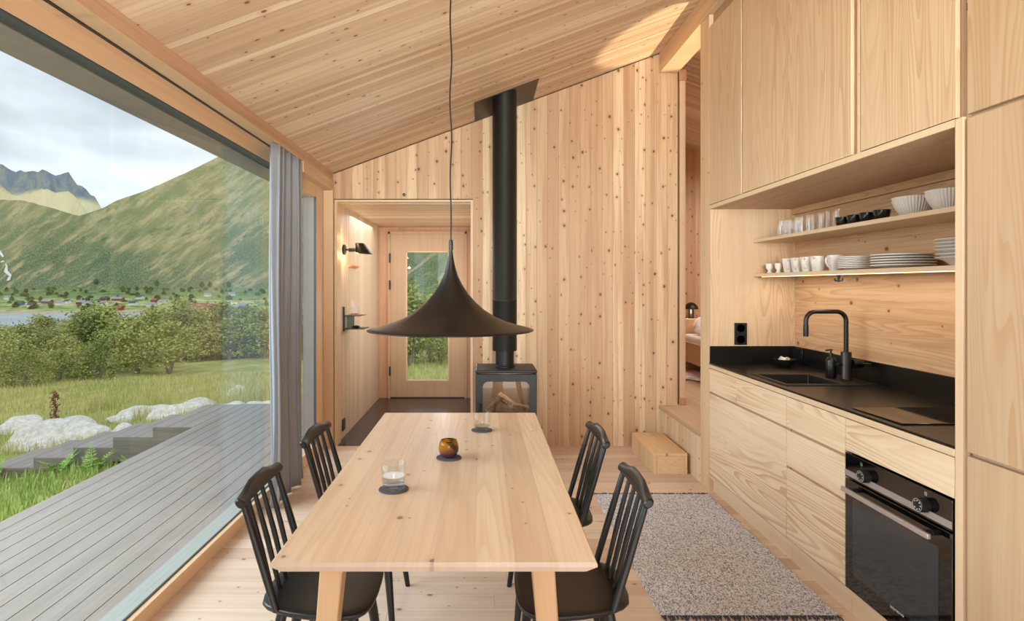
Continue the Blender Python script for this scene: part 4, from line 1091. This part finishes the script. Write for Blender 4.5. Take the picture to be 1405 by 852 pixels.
tag(MB().box(-1.262, -1.19, 5.62, 5.70, 1.1605, 1.182).build('wooden_block', 'hookwood', bevel=.002), 'small brown wooden card holder on the alcove shelf', 'block')
cd = MB().hexa([(-1.245, 5.655, 1.1825), (-1.195, 5.655, 1.1825), (-1.195, 5.657, 1.1825), (-1.245, 5.657, 1.1825)], [(-1.275, 5.675, 1.315), (-1.245, 5.675, 1.30), (-1.245, 5.677, 1.30), (-1.275, 5.677, 1.315)])
tag(cd.build('white_card', 'paper'), 'folded white card standing on the wooden holder', 'card')
blob((-1.225, 5.70, 1.049), .028, 4, (1.3, 1, .5), name='camera_lens', mat='black')
tag(bpy.data.objects['camera_lens'], 'small black rounded object on the bottom tray of the alcove shelf', 'small object'); bpy.data.objects['camera_lens'].name = 'black_pouch'
tag(MB().lathe([(0, 0), (.014, 0), (.015, .004), (.012, .02), (0, .022)], (-.706, YB-.0005, 2.267), 16, axis='y').build('cable_cover', 'black', smooth=True), 'small round black knob on the boards above the alcove', 'knob')

# ------------------------------------------------------------------ bedroom things
PF = .368
hbd = MB().box(1.9, 4.09, 7.32, YA-.001, PF, 1.03)
tag(hbd.build('headboard_box', 'bedwood', bevel=.003), 'boxed pine headboard shelf behind the bed', 'headboard')
bed = thing('bed', 'pine bed with white bedding in the raised bedroom', 'bed', (3.2, 6.4, PF))
MB().box(2.46, 2.49, 5.35, 7.319, .53, .77).box(3.87, 3.90, 5.35, 7.319, .53, .77).box(2.49, 3.87, 5.35, 5.38, .53, .77).box(2.75, 3.6, 5.5, 7.2, PF+.001, .54).box(2.49, 3.87, 5.38, 7.3, .53, .56).build('bed_frame', 'bedwood', bed, bevel=.003)
MB().box(2.492, 3.868, 5.382, 7.318, .5605, .85).build('mattress', 'linen', bed, bevel=.05, seg=4)
for i, (x, y, z, rx) in enumerate(((2.86, 7.15, .955, -.5), (2.84, 7.0, .905, -.25))):
    o = blob((0, 0, 0), 1, 7+i, (.30, .11, .14), sub=3, rough=.25, name='pillow', mat='linen')
    o.location = (x, y, z); o.rotation_euler = (rx, 0, .1*i)
    tag(o, ['white pillow leaning on the headboard', 'white pillow lying in front of another pillow on the bed'][i], 'pillow', 'bed pillows')
tl = thing('mushroom_lamp', 'small black dome-shaded lamp lit on the headboard shelf', 'lamp', (2.635, 7.42, 1.03))
MB().lathe([(0, 1.0305), (.034, 1.0305), (.034, 1.155), (0, 1.155)], (2.635, 7.42, 0), 24).build('base', 'black', tl, smooth=True)
MB().lathe([(0, 1.235), (.02, 1.233), (.05, 1.22), (.075, 1.195), (.088, 1.16), (.089, 1.15), (.086, 1.15), (.07, 1.193), (.045, 1.215), (0, 1.228)], (2.635, 7.42, 0), 32, cap=False).build('lamp_shade', 'black', tl, smooth=True, angle=60)
MB().lathe([(0, 1.156), (.022, 1.158), (.026, 1.17), (0, 1.185)], (2.635, 7.42, 0), 20).build('bulb', 'bulb', tl, smooth=True)
pts = [(2.60, 7.42, 1.035), (2.585, 7.40, 1.06), (2.57, 7.40, 1.055), (2.565, 7.41, 1.0345)]
MB().tube(pts, .0025, 6).build('cord', 'black', tl, smooth=True)
sk_ = blob((2.45, 6.95, PF+.022), 1, 3, (.28, .38, .022), sub=3, rough=.4, name='sheepskin', mat='linen')
tag(sk_, 'pale rounded sheepskin on the floor beside the bed', 'sheepskin')

# ------------------------------------------------------------------ outside: deck and steps
dk = MB(); nb = 12
xa, xb = -3.06, -1.667
for i in range(nb):
    w = (xb-xa)/nb; dk.box(xa+i*w+.003, xa+(i+1)*w-.003, YF-1, 7.44, -.082, -.05)
for i in range(3):
    w = .42/3; dk.box(xa-.42+i*w+.003, xa-.42+(i+1)*w-.003, 6.2235, 7.40, -.082, -.05)
struct('floor_deck', dk, 'deck', 'weathered grey timber deck outside the window', 'deck')
struct('floor_deck_base', MB().box(xa+.01, xb-.01, YF-1, 7.42, -.5, -.085), 'gap_shade', 'near-black block painting shade beneath the deck boards', 'deck base')  # solid near-black block in place of real shade below the boards
stp = thing('deck_steps', 'weathered timber steps going down from the deck', 'steps', (-4.1, 6.8, -.5))
for i in range(1, 6):
    z = -.06-.107*i; X1 = xa-.42*i; mb = MB()
    for j in range(4):
        mb.box(X1-.42+j*.105+.0025, X1-.42+(j+1)*.105-.0025, 6.225, 7.36, z-.028, z)
    mb.build('tread', 'deck', stp)
mb = MB()
for i in range(0, 6):
    z = -.052-.107*i; X1 = xa-.42*i
    mb.box(X1-.42, X1+.0, 6.20, 6.222, z-.25, z)
mb.build('side_board', 'riser', stp)
mb = MB()
for i in range(1, 7):
    z = -.06-.107*i; X1 = xa-.42*i
    mb.box(X1-.001, X1+.02, 6.222, 7.36, z-.1, z+.076)
mb.build('riser', 'riser', stp)

# ------------------------------------------------------------------ outside: ground, water, mountains
def sstep(t): t = max(0, min(1, t)); return t*t*(3-2*t)
def gz(X, Y):
    z = -.42-.052*max(0, Y-7)+.038*max(-40, min(0, X+3))
    if Y < 7: z += -.0
    z += .10*noise.noise(Vector((X*.25, Y*.25, 0)))*min(1, max(0, (max(-X-4, Y-9))/4))
    z += .35*noise.noise(Vector((X*.06, Y*.06, 4)))*min(1, max(0, (Y-12)/10))
    z -= .28*sstep((-X-4.2)/2.0)
    if Y > 45: z = z+(-29-z)*sstep((Y-45)/150)
    return z
def sgn_grid(lo, hi, n, p=2.2):
    out = []
    for i in range(n+1):
        t = -1+2*i/n; v = abs(t)**p
        out.append((hi if t > 0 else -lo)*v*(1 if t > 0 else -1))
    return out
XS = sgn_grid(-420, 160, 170, 2.6)
YS = [-8+i*.5 for i in range(36)]+[10+1.0*i for i in range(1, 46)]+[55+6*i for i in range(1, 40)]
mb = MB()
for Y in YS:
    for X in XS: mb.v.append((X, Y, gz(X, Y)))
nx = len(XS)
for j in range(len(YS)-1):
    for i in range(nx-1):
        # leave the footprint of the house and deck free
        X0, X1_ = XS[i], XS[i+1]
        a = j*nx+i; mb.f.append((a, a+1, a+nx+1, a+nx))
for i, v in enumerate(mb.v):
    if v[0] > -3.1 and v[1] < 7.7: mb.v[i] = (v[0], v[1], -.9)
g = mb.build('ground_meadow', 'meadow', smooth=True, angle=180); g['kind'] = 'structure'; tag(g, 'yellow-green meadow sloping away from the house', 'meadow')
struct('water_fjord', MB().add([(-900, 150, -25), (500, 150, -25), (500, 640, -25), (-900, 640, -25)], [(0, 1, 2, 3)]), 'fjord', 'pale grey fjord beyond the trees', 'water')

SKY = [(-600, 250), (-300, 262), (-120, 270), (0, 274), (32, 275), (70, 285), (108, 296.5), (125, 291), (141, 285.6), (160, 275), (197, 262.7), (229, 248.7), (264, 232.8), (292, 218.7), (303, 213.5), (330, 216), (420, 225), (520, 262), (600, 300), (700, 335), (900, 350), (1400, 360)]
FAR = [(-600, 255), (-300, 240), (-120, 222), (-40, 214), (0, 225.8), (21, 234.6), (38, 236), (56, 233), (66, 236), (74, 241), (83, 239), (90, 235.6), (98, 241), (106, 252), (118, 262), (130, 270), (141, 288), (170, 300), (260, 330), (600, 350)]
def interp(T, x):
    if x <= T[0][0]: return T[0][1]
    for (a, b), (c, d) in zip(T, T[1:]):
        if x <= c: return b+(d-b)*(x-a)/(c-a)
    return T[-1][1]
def mountain(name, T, ya, yb, sa, mat, lab, amp, xr=(-500, 1300), n=260, m=90, rough=1.0, base=-26):
    mb = MB()
    for j in range(m+4):
        t = min(1.0, j/m)
        Y = ya+(yb-ya)*t**1.15 + (max(0, j-m))*260
        for i in range(n+1):
            x = xr[0]+(xr[1]-xr[0])*i/n
            s1 = (CY-interp(T, x))/F
            u = (x-CX)/F
            X = u*Y
            nz = noise.fractal(Vector((X*.0022+t*.7, t*2.2, u*2)), 1.0, 2.1, 6)
            gul = abs(noise.noise(Vector((u*11+t*1.4, t*.6, 3.1))))
            env = math.sin(PI*min(1, t*.98))
            sl = sa+(s1-sa)*(t**.95)
            Z = H+Y*sl+(nz*amp-gul*amp*.8)*env
            if t >= 1: Z = H+Y*s1+noise.noise(Vector((x*.12, 7, 1)))*amp*.05*rough - (j-m)*(60) + (rough > 1.2)*noise.fractal(Vector((x*.09, 3, 1)), .8, 2.2, 4)*22
            mb.v.append((X, Y, Z))
    for j in range(m+3):
        for i in range(n):
            a = j*(n+1)+i; mb.f.append((a, a+1, a+n+2, a+n+1))
    o = mb.build(name, mat, smooth=True, angle=180); o['kind'] = 'structure'; tag(o, lab, 'mountain')
    uv = o.data.uv_layers.new(name='UVMap')
    for lp in o.data.loops:
        c_ = o.data.vertices[lp.vertex_index].co
        uv.data[lp.index].uv = (c_.x/c_.y*4.5, (c_.z-H)/c_.y*4.5)
    return o
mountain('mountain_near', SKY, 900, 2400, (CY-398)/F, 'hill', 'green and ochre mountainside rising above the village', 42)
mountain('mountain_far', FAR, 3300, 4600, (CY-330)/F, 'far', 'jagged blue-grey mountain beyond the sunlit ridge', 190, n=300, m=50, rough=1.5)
# village shore plain
mb = MB(); n = 90
rows = [(548, -27.5), (556, -25.2), (575, -24.0), (620, -21.5), (680, -17.5), (760, -11), (840, -5), (925, -4.0)]
for (Y, Z) in rows:
    for i in range(n+1):
        x = -500+1500*i/n; X = (x-CX)/F*Y
        yy = Y+12*noise.noise(Vector((X*.01, 2, 1))) if Y < 570 else Y
        mb.v.append((X, yy, Z+(1.2*noise.noise(Vector((X*.02, Y*.02, 0))) if Y > 560 else 0)))
for j in range(len(rows)-1):
    for i in range(n):
        a = j*(n+1)+i; mb.f.append((a, a+1, a+n+2, a+n+1))
o = mb.build('ground_shore', 'field', smooth=True, angle=180); o['kind'] = 'structure'; tag(o, 'strip of fields and shore where the village stands', 'fields')
def shore_z(Y): return interp([(a, b) for a, b in rows], Y)

# houses
def house(x, y, Y, w, d, h, rh, wall, roof, name, lab, grp, rot=0.0):
    c = at(x, y, Y); z = shore_z(Y)-.2
    t = thing(name, lab, 'house' if name == 'house' else name, (c.x, Y, z), grp)
    MB().box(c.x-w/2, c.x+w/2, Y-d/2, Y+d/2, z, z+h).prism([(Y-d/2, z+h), (Y+d/2, z+h), (Y, z+h+rh)], c.x-w/2, c.x+w/2, axis=0).build('house_wall', wall, t)
    e = .4
    MB().hexa([(c.x-w/2-e, Y-d/2-e, z+h-.1), (c.x+w/2+e, Y-d/2-e, z+h-.1), (c.x+w/2+e, Y, z+h+rh), (c.x-w/2-e, Y, z+h+rh)],
              [(c.x-w/2-e, Y-d/2-e, z+h+.25), (c.x+w/2+e, Y-d/2-e, z+h+.25), (c.x+w/2+e, Y, z+h+rh+.35), (c.x-w/2-e, Y, z+h+rh+.35)]) \
        .hexa([(c.x-w/2-e, Y, z+h+rh), (c.x+w/2+e, Y, z+h+rh), (c.x+w/2+e, Y+d/2+e, z+h-.1), (c.x-w/2-e, Y+d/2+e, z+h-.1)],
              [(c.x-w/2-e, Y, z+h+rh+.35), (c.x+w/2+e, Y, z+h+rh+.35), (c.x+w/2+e, Y+d/2+e, z+h+.25), (c.x-w/2-e, Y+d/2+e, z+h+.25)]).build('roof', roof, t)
    t.rotation_euler = (0, 0, rot)
HS = [(-9, 413, 700, 9, 'housered', 'roof_dark'), (11, 412, 705, 7, 'housewhite', 'roof_light'), (27, 417, 640, 9, 'houseblue', 'roof_dark'), (44, 421, 620, 8, 'housewhite', 'roof_dark'),
      (65, 416, 660, 12, 'housered', 'roof_light'), (82, 420, 640, 8, 'housewhite', 'roof_light'), (93, 417, 660, 6, 'housewhite', 'roof_dark'), (112, 416, 650, 11, 'housered', 'roof_light'),
      (120, 419, 636, 10, 'housewhite', 'roof_light'), (144, 414, 690, 10, 'housered', 'roof_dark'), (143, 419, 640, 7, 'housewhite', 'roof_light'), (162, 414, 690, 15, 'housered', 'roof_light'),
      (183, 418, 640, 9, 'housewhite', 'roof_dark'), (192, 411, 710, 8, 'housewhite', 'roof_dark'), (212, 416, 670, 7, 'housered', 'barnroof'), (208, 421, 625, 10, 'housewhite', 'roof_light'), (223, 418, 650, 10, 'houseyellow', 'roof_light'),
      (160, 430, 585, 14, 'housered', 'barnroof'), (322, 422, 625, 9, 'housewhite', 'houseyellow'), (334, 424, 610, 9, 'houseblue', 'roof_light'), (285, 410, 740, 9, 'housewhite', 'roof_light'), (318, 409, 750, 9, 'housewhite', 'roof_light')]
CN = {'housered': 'red', 'housewhite': 'white', 'houseblue': 'blue', 'houseyellow': 'cream'}
for (x, y, Y, w, a, b) in HS:
    house(x, y, Y, w*.8, 6, 2.6, 2.0, a, b, 'house', 'small %s gabled house in the village across the fjord' % CN[a], '%s village houses' % CN[a])
house(275, 430, 585, 34, 9, 2.4, 4.2, 'housered', 'barnroof', 'barn', 'long barn with an orange-red roof beyond the trees', None)
bpy.data.objects['barn']['category'] = 'barn'

# ------------------------------------------------------------------ vegetation
def foliage_mesh(seed, n, leaf, shape, clumps=22):
    rnd = random.Random(seed); mb = MB()
    cl = []
    for i in range(clumps):
        a = rnd.uniform(0, 2*PI); h = rnd.uniform(.22, 1)
        rad = shape(h)*math.sqrt(rnd.random())
        cl.append((rad*math.cos(a), rad*math.sin(a), h, rnd.uniform(.10, .2)))
    for i in range(n):
        cx, cy, cz_, r = rnd.choice(cl)
        p = Vector((rnd.gauss(0, 1), rnd.gauss(0, 1), rnd.gauss(0, .8)))*r*.62+Vector((cx, cy, cz_))
        if p.z < .03: p.z = .03+rnd.random()*.1
        a = Vector((rnd.gauss(0, 1), rnd.gauss(0, 1), rnd.gauss(0, .6))).normalized()
        b = a.cross(Vector((rnd.gauss(0, 1), rnd.gauss(0, 1), rnd.gauss(0, 1)))).normalized()
        s = leaf*rnd.uniform(.6, 1.3)
        mb.add([p-a*s, p+b*s*.6, p+a*s, p-b*s*.6], [(0, 1, 2, 3)])
    return mb
def trunk_mesh(seed, k=5):
    rnd = random.Random(seed); mb = MB()
    for i in range(k):
        a = rnd.uniform(0, 2*PI); r = rnd.uniform(.05, .3)
        mb.tube([(0, 0, -.05), (r*.35*math.cos(a), r*.35*math.sin(a), .3), (r*math.cos(a), r*math.sin(a), rnd.uniform(.6, .9))], [.018, .012, .004], 5)
    return mb
protos = []
for s in range(4):
    t = thing('birch_tree', 'x', 'tree', (0, 0, 0))
    f = foliage_mesh(s, 2600, .028, lambda h: .42*math.sin(PI*min(1, h*.85+.12)), 24).build('foliage', 'leaf' if s % 2 == 0 else 'leaf2', t); f['kind'] = 'stuff'
    trunk_mesh(s).build('trunk', 'bark', t, smooth=True)
    protos.append(t)
rnd = random.Random(5)
TR = []
# (image column, distance, height) sampled along the thicket
x = -130
for row, (Y0, Y1, hh, step) in enumerate(((17.5, 21, 1.35, 26), (23, 27, 1.9, 24), (29, 35, 2.4, 22))):
    x = -150
    while x < (150 if row == 0 else (235 if row == 1 else 420)):
        Y = rnd.uniform(Y0, Y1); TR.append((x+rnd.uniform(-6, 6), Y, hh*rnd.uniform(.75, 1.12))); x += step
TR += [(118, 27, 2.4), (143, 28, 2.7), (128, 29, 2.5), (250, 34, 3.0), (300, 33, 2.7), (212, 31, 2.5), (345, 34, 2.6), (270, 33, 2.2)]
for x in range(430, 700, 24): TR.append((x, rnd.uniform(24, 30), rnd.uniform(1.6, 3.0)))
for x in (548, 566, 590, 604, 640): TR.append((x, rnd.uniform(17, 21), rnd.uniform(1.0, 1.9)))
for i, (x, Y, h) in enumerate(TR):
    s = i % 4
    o = protos[s] if i < 4 else copy_tree(protos[s])
    X = (x-CX)/F*Y
    o.location = (X, Y, gz(X, Y)-.05); o.rotation_euler = (0, 0, rnd.uniform(0, 6.28)); w = h*rnd.uniform(.95, 1.3)
    o.scale = (w, w, h*1.02)
    tag(o, 'small leafy birch in the thicket beyond the meadow', 'tree', 'birch thicket beyond the meadow')
# distant dark trees around the village
def far_tree(seed):
    rnd2 = random.Random(seed); mb = MB()
    for i in range(260):
        a = rnd2.uniform(0, 2*PI); h = rnd2.random(); r = .45*math.sin(PI*min(1, h*.8+.15))*math.sqrt(rnd2.random())
        p = Vector((r*math.cos(a), r*math.sin(a), h)); q = Vector((rnd2.gauss(0, 1), rnd2.gauss(0, 1), rnd2.gauss(0, 1))).normalized(); b = q.orthogonal().normalized()
        s = .09; mb.add([p-q*s, p+b*s, p+q*s, p-b*s], [(0, 1, 2, 3)])
    return mb.build('far_tree', 'leaffar')
ft = [far_tree(1), far_tree(2)]
cnt = 0
spots = [(244, 422, 600, 13, 11), (169, 385+14, 800, 9, 9), (132, 386, 900, 9, 8), (215, 388, 900, 8, 8), (277, 390, 880, 8, 8), (288, 390, 880, 8, 8), (314, 390, 880, 8, 8)]
taken = [((h_[0]-CX)/F*h_[2], h_[2], h_[3]*.6+4) for h_ in HS]+[((275-CX)/F*585, 585, 22)]+[((q[0]-CX)/F*q[2], q[2], q[3]*.6) for q in spots]
while len(spots) < 150:
    q = (rnd.uniform(-60, 420), 0, rnd.uniform(590, 860), rnd.uniform(4, 10), rnd.uniform(3, 6))
    X = (q[0]-CX)/F*q[2]
    if all((X-a)**2+(q[2]-b)**2 > (r_+q[3]*.62)**2 for a, b, r_ in taken):
        spots.append(q); taken.append((X, q[2], q[3]*.62))
for i, (x, y, Y, w, h) in enumerate(spots):
    o = ft[i % 2] if i < 2 else ft[i % 2].copy()
    if i >= 2: col.objects.link(o)
    X = (x-CX)/F*Y; z = shore_z(Y)-.5
    if y: z = shore_z(min(Y, 925)) if Y < 850 else H-(y+3-CY)*Y/F-1
    o.location = (X, Y, z); o.scale = (w, w, h); o.rotation_euler = (0, 0, i)
    tag(o, 'dark rounded tree on the far shore around the village', 'tree', 'trees around the far village')
# grass blades (near) and taller tufts
def blades(n, region, hmin, hmax, name, mat, lab, wd=.006, bend=.4, cond=None):
    mb = MB(); k = 0
    while k < n:
        X, Y = region(); 
        if cond and not cond(X, Y): continue
        h = random.uniform(hmin, hmax); a = random.uniform(0, 2*PI); z = gz(X, Y)-.02
        dx, dy = math.cos(a), math.sin(a); w = wd*random.uniform(.7, 1.4)*max(1, Y/9)
        b = bend*h*random.uniform(.3, 1.2)
        c, s = math.cos(a+1.5), math.sin(a+1.5)
        mb.add([(X-c*w, Y-s*w, z), (X+c*w, Y+s*w, z), (X+dx*b*.4+c*w*.7, Y+dy*b*.4+s*w*.7, z+h*.6), (X+dx*b*.4-c*w*.7, Y+dy*b*.4-s*w*.7, z+h*.6), (X+dx*b, Y+dy*b, z+h)],
               [(0, 1, 2, 3), (3, 2, 4)]); k += 1
    o = mb.build(name, mat); tag(o, lab, 'grass', None, 'stuff'); return o
outside = lambda X, Y: not (X > -5.6 and 6.1 < Y < 7.5) and not (X > -3.15 and Y < 7.6)
blades(42000, lambda: (lambda Y: ((random.uniform(-80, 640)-CX)/F*Y, Y))(8+14*random.random()**1.3), .05, .20, 'grass', 'grassb', 'long yellow-green grass over the meadow', wd=.004, cond=outside)
blades(2500, lambda: (lambda Y: ((random.uniform(120, 380)-CX)/F*Y, Y))(random.uniform(9.6, 12.5)), .18, .42, 'tall_grass', 'grassb', 'tall seeding grass behind the pale rocks', wd=.003, cond=lambda X, Y: noise.noise(Vector((X*1.3, Y*1.3, 2))) > .12)
blades(9000, lambda: (random.uniform(-6.4, -3.12), random.uniform(3.0, 6.15)), .05, .15, 'lush_grass', 'leafbright', 'lush bright grass beside the deck steps', wd=.006)
# leafy plants next to the steps
def leafy(x, y, h, seed, lab):
    r = random.Random(seed); mb = MB(); z = gz(x, y)-.02
    for i in range(16):
        a = r.uniform(0, 2*PI); l = h*r.uniform(.5, 1); tip = Vector((x+math.cos(a)*l*.8, y+math.sin(a)*l*.8, z+l*r.uniform(.5, 1))); b = Vector((x, y, z)); mid = (b+tip)/2+Vector((0, 0, l*.2))
        mb.tube([b, mid, tip], [.004, .003, .001], 4)
        sd = (tip-b).cross(Vector((0, 0, 1))).normalized()
        for q in range(7):
            t = .35+.65*q/6; p = b.lerp(mid, t*2) if t < .5 else mid.lerp(tip, t*2-1); w = .05*h/.4*(1.2-t)
            for s in (-1, 1):
                e = p+sd*s*w*2+Vector((0, 0, -w*.3))+(tip-b)*.08; m_ = (p+e)/2; u_ = (tip-b).normalized()*w*.45
                mb.add([p, m_-u_, e, m_+u_], [(0, 1, 2, 3)])
    o = mb.build('leafy_plant', 'leafbright'); tag(o, lab, 'plant', 'leafy plants by the deck steps')
for i, (x, y, h, l) in enumerate([(-5.05, 6.0, .30, 'dark leafy plant against the lowest deck steps'), (-4.35, 6.02, .25, 'bright leafy plant beside the middle deck steps'), (-3.95, 5.95, .28, 'broad-leaved plant in the corner between steps and deck'), (-3.55, 5.98, .22, 'small leafy plant closest to the deck edge'), (-4.7, 5.5, .24, 'pale leafy plant in the grass before the steps')]):
    leafy(x, y, h, i, l)
# rusty dock stalk
mb = MB(); cx, cy = -6.55, 9.0; z = gz(cx, cy)
mb.tube([(cx, cy, z), (cx+.02, cy, z+.3), (cx, cy, z+.75)], [.008, .006, .003], 5)
for i in range(140):
    t = random.uniform(.35, 1); p = Vector((cx+random.gauss(0, .025), cy+random.gauss(0, .025), z+.75*t)); s = .014
    mb.add([p+Vector((-s, 0, 0)), p+Vector((0, s, s)), p+Vector((s, 0, 0)), p+Vector((0, -s, -s))], [(0, 1, 2, 3)])
tag(mb.build('dock_stalk', plain('rusty_seed_head', '7a4a35', .8)), 'rust-brown seed stalk standing in the meadow', 'plant')
# rocks
RK = [((-6.35, 8.9), (1.05, .8, .52), -.10, 'large pale boulder behind the lowest deck steps'),
      ((-8.0, 10.2), (.62, .5, .38), -.05, 'small white boulder in the grass left of the large boulder'),
      ((-6.25, 10.9), (.75, .5, .26), 0, 'flat white rock lying in the meadow behind the deck'),
      ((-4.95, 9.9), (.85, .5, .30), -.02, 'pale rock with an orange stain behind the deck'),
      ((-4.0, 9.35), (.45, .35, .20), 0, 'small pale rock right of the orange-stained rock'),
      ((-3.45, 9.4), (.75, .45, .24), -.02, 'long pale rock beyond the far deck edge'),
      ((-2.5, 8.9), (.7, .45, .28), -.02, 'grey and white rock at the far right of the deck'),
      ((-4.95, 11.9), (.28, .25, .25), .02, 'small grey stone in the grass behind the rocks'),
      ((-4.95, 8.15), (.34, .25, .2), 0, 'rounded pale stone beside the upper steps')]
for i, ((x, y), sz, dz, l) in enumerate(RK):
    sz = (sz[0]*.72, sz[1]*.8, sz[2]*.8)
    o = blob((0, 0, 0), 1, 11+i, sz, sub=4, rough=.45, name='rock', mat='rock', freq=1.4)
    o.location = (x, y, gz(x, y)+dz); o.rotation_euler = (0, 0, .3*i); tag(o, l, 'rock', 'pale rocks behind the deck')

# waterfall streak on the far hillside
mo = bpy.data.objects['mountain_near']
bpy.context.view_layer.update()
pts = []
for (x, y) in [(-6, 338), (0, 346), (4, 352), (3, 359), (9, 365), (8, 372), (14, 378), (11, 385)]:
    d = Vector(((x-CX)/F, 1, (CY-y)/F)).normalized()
    ok, p, n_, _ = mo.ray_cast(Vector((0, 0, H)), d)
    if ok: pts.append(p-d*6)
if len(pts) > 3:
    mb = MB(); ws = [2.2, 3.0, 2.2, 4.0, 2.2, 4.0, 2.5, 3.5]
    for i, p in enumerate(pts): mb.v += [(p.x-ws[i], p.y, p.z-1), (p.x+ws[i], p.y, p.z+1)]
    mb.f = [(2*i, 2*i+1, 2*i+3, 2*i+2) for i in range(len(pts)-1)]
    tag(mb.build('waterfall', 'ceramic'), 'thin white waterfall running down the far hillside', 'waterfall')
# ------------------------------------------------------------------ world
w = bpy.data.worlds.new('sky'); bpy.context.scene.world = w; w.use_nodes = True
nt = w.node_tree; nt.nodes.clear()
def N(t, **k):
    n = nt.nodes.new(t)
    for a, b in k.items(): setattr(n, a, b)
    return n
tc = N('ShaderNodeTexCoord'); mp = N('ShaderNodeMapping'); mp.inputs['Scale'].default_value = (1.1, 1.1, 3.2); mp.inputs['Location'].default_value = (.35, .1, .25)
nt.links.new(tc.outputs['Generated'], mp.inputs[0])
nz = N('ShaderNodeTexNoise'); nz.inputs['Scale'].default_value = 2.1; nz.inputs['Detail'].default_value = 5; nz.inputs['Roughness'].default_value = .5; nz.inputs['Distortion'].default_value = .4
nt.links.new(mp.outputs[0], nz.inputs['Vector'])
cr = N('ShaderNodeValToRGB'); e = cr.color_ramp.elements
e[0].position = .32; e[0].color = lin('b3bcc8'); e[1].position = .66; e[1].color = lin('f3f6fa')
x = e.new(.46); x.color = lin('c9d1db'); x = e.new(.56); x.color = lin('e0e8f1')
nt.links.new(nz.outputs[0], cr.inputs[0])
bg = N('ShaderNodeBackground'); bg.inputs[1].default_value = 1.0
nt.links.new(cr.outputs[0], bg.inputs[0])
ow = N('ShaderNodeOutputWorld'); nt.links.new(bg.outputs[0], ow.inputs[0])

# ------------------------------------------------------------------ lamps
def area(name, loc, target, sx_, sy_, power, color=(1, 1, 1)):
    l = bpy.data.lights.new(name, 'AREA'); l.shape = 'RECTANGLE'; l.size = sx_; l.size_y = sy_; l.energy = power; l.color = color
    o = bpy.data.objects.new(name, l); col.objects.link(o); o.location = loc
    o.rotation_euler = (Vector(target)-Vector(loc)).to_track_quat('-Z', 'Y').to_euler(); return o
area('daylight_through_window', (-4.4, 1.6, 2.6), (.6, 2.6, 1.0), 5.0, 2.6, 270, (.86, .94, 1.0))
area('rear_fill', (.2, -2.0, 2.0), (.3, 4.0, 1.3), 3.0, 2.0, 34, (.92, .96, 1.0))  # added soft fill behind the camera, no window is built there
area('low_uplight_fill', (.3, .4, .35), (.3, 2.0, 3.5), 2.2, 2.2, 20, (.90, .95, 1.0))  # added lamp low by the camera, brightens the ceiling in place of bounce
area('bedroom_light', (3.0, 5.9, 2.6), (2.7, 6.3, .4), 1.4, 1.4, 22, (1.0, .93, .86))
area('alcove_light', (-.9, 6.5, 2.15), (-.9, 6.5, 0), .9, 1.2, 7, (.97, .98, 1.0))
def point(name, loc, p, c=(1, .72, .42), r=.02):
    l = bpy.data.lights.new(name, 'POINT'); l.energy = p; l.color = c; l.shadow_soft_size = r
    o = bpy.data.objects.new(name, l); col.objects.link(o); o.location = loc; return o
point('wall_lamp_glow', (-1.20, 5.60, 1.735), 1.6)
point('wall_lamp_upglow', (-1.24, 5.52, 1.90), .5)
point('alcove_fill', (-.42, 6.6, 1.2), 9, (.95, .97, 1.0), 0.0)
point('stove_fill', (.19, 4.78, .725), 1.3, (1, .93, .85), 0.0)  # added unseen lamp brightening the logs, the stove itself is unlit
point('bedside_glow', (2.60, 7.34, 1.12), 1.6)
def spot(name, loc, target, p, ang, blend, c):
    l = bpy.data.lights.new(name, 'SPOT'); l.energy = p; l.color = c; l.spot_size = math.radians(ang); l.spot_blend = blend; l.shadow_soft_size = .03
    o = bpy.data.objects.new(name, l); col.objects.link(o); o.location = loc
    o.rotation_euler = (Vector(target)-Vector(loc)).to_track_quat('-Z', 'Y').to_euler(); return o
spot('bedroom_uplight', (2.55, 4.75, 1.85), (1.5, 4.75, 3.5), 140, 34, .3, (1, .82, .55))
s1 = spot('room_fill', (.2, -1.9, 2.0), (.75, 5.3, 2.35), 540, 42, .55, (.95, 1.0, .91)); s1.data.shadow_soft_size = .5
s1 = spot('ceiling_fill', (.1, -1.6, 1.3), (.1, 3.2, 3.3), 450, 62, .7, (.96, 1.0, .93)); s1.data.shadow_soft_size = .5
area('under_shelf', (2.02, 3.05, 1.50), (2.0501, 3.05, .9), 1.9, .08, 2.2, (1, .84, .62))
l = bpy.data.lights.new('sun', 'SUN'); l.energy = .7; l.angle = math.radians(12); l.color = (1, .96, .88)
o = bpy.data.objects.new('sun', l); col.objects.link(o); o.rotation_euler = Vector((-.35, 1.0, -.75)).to_track_quat('-Z', 'Y').to_euler()

# ------------------------------------------------------------------ camera
cam = bpy.data.cameras.new('camera'); cam.sensor_fit = 'HORIZONTAL'; cam.sensor_width = 36; cam.lens = 36*F/1405
cam.shift_x = (702.5-CX)/1405; cam.shift_y = -(426-CY)/1405; cam.clip_end = 20000; cam.clip_start = .05
co = bpy.data.objects.new('camera', cam); col.objects.link(co); co.location = (0, 0, H); co.rotation_euler = (PI/2, 0, 0)
sc = bpy.context.scene; sc.camera = co
sc.view_settings.view_transform = 'Standard'; sc.view_settings.look = 'None'; sc.view_settings.exposure = .46; sc.view_settings.gamma = 1
sc.cycles.max_bounces = 10; sc.cycles.diffuse_bounces = 5; sc.cycles.glossy_bounces = 5; sc.cycles.transparent_max_bounces = 24; sc.cycles.transmission_bounces = 10
sc.cycles.sample_clamp_indirect = 4; sc.cycles.caustics_reflective = False; sc.cycles.caustics_refractive = False
sc.cycles.use_denoising = True
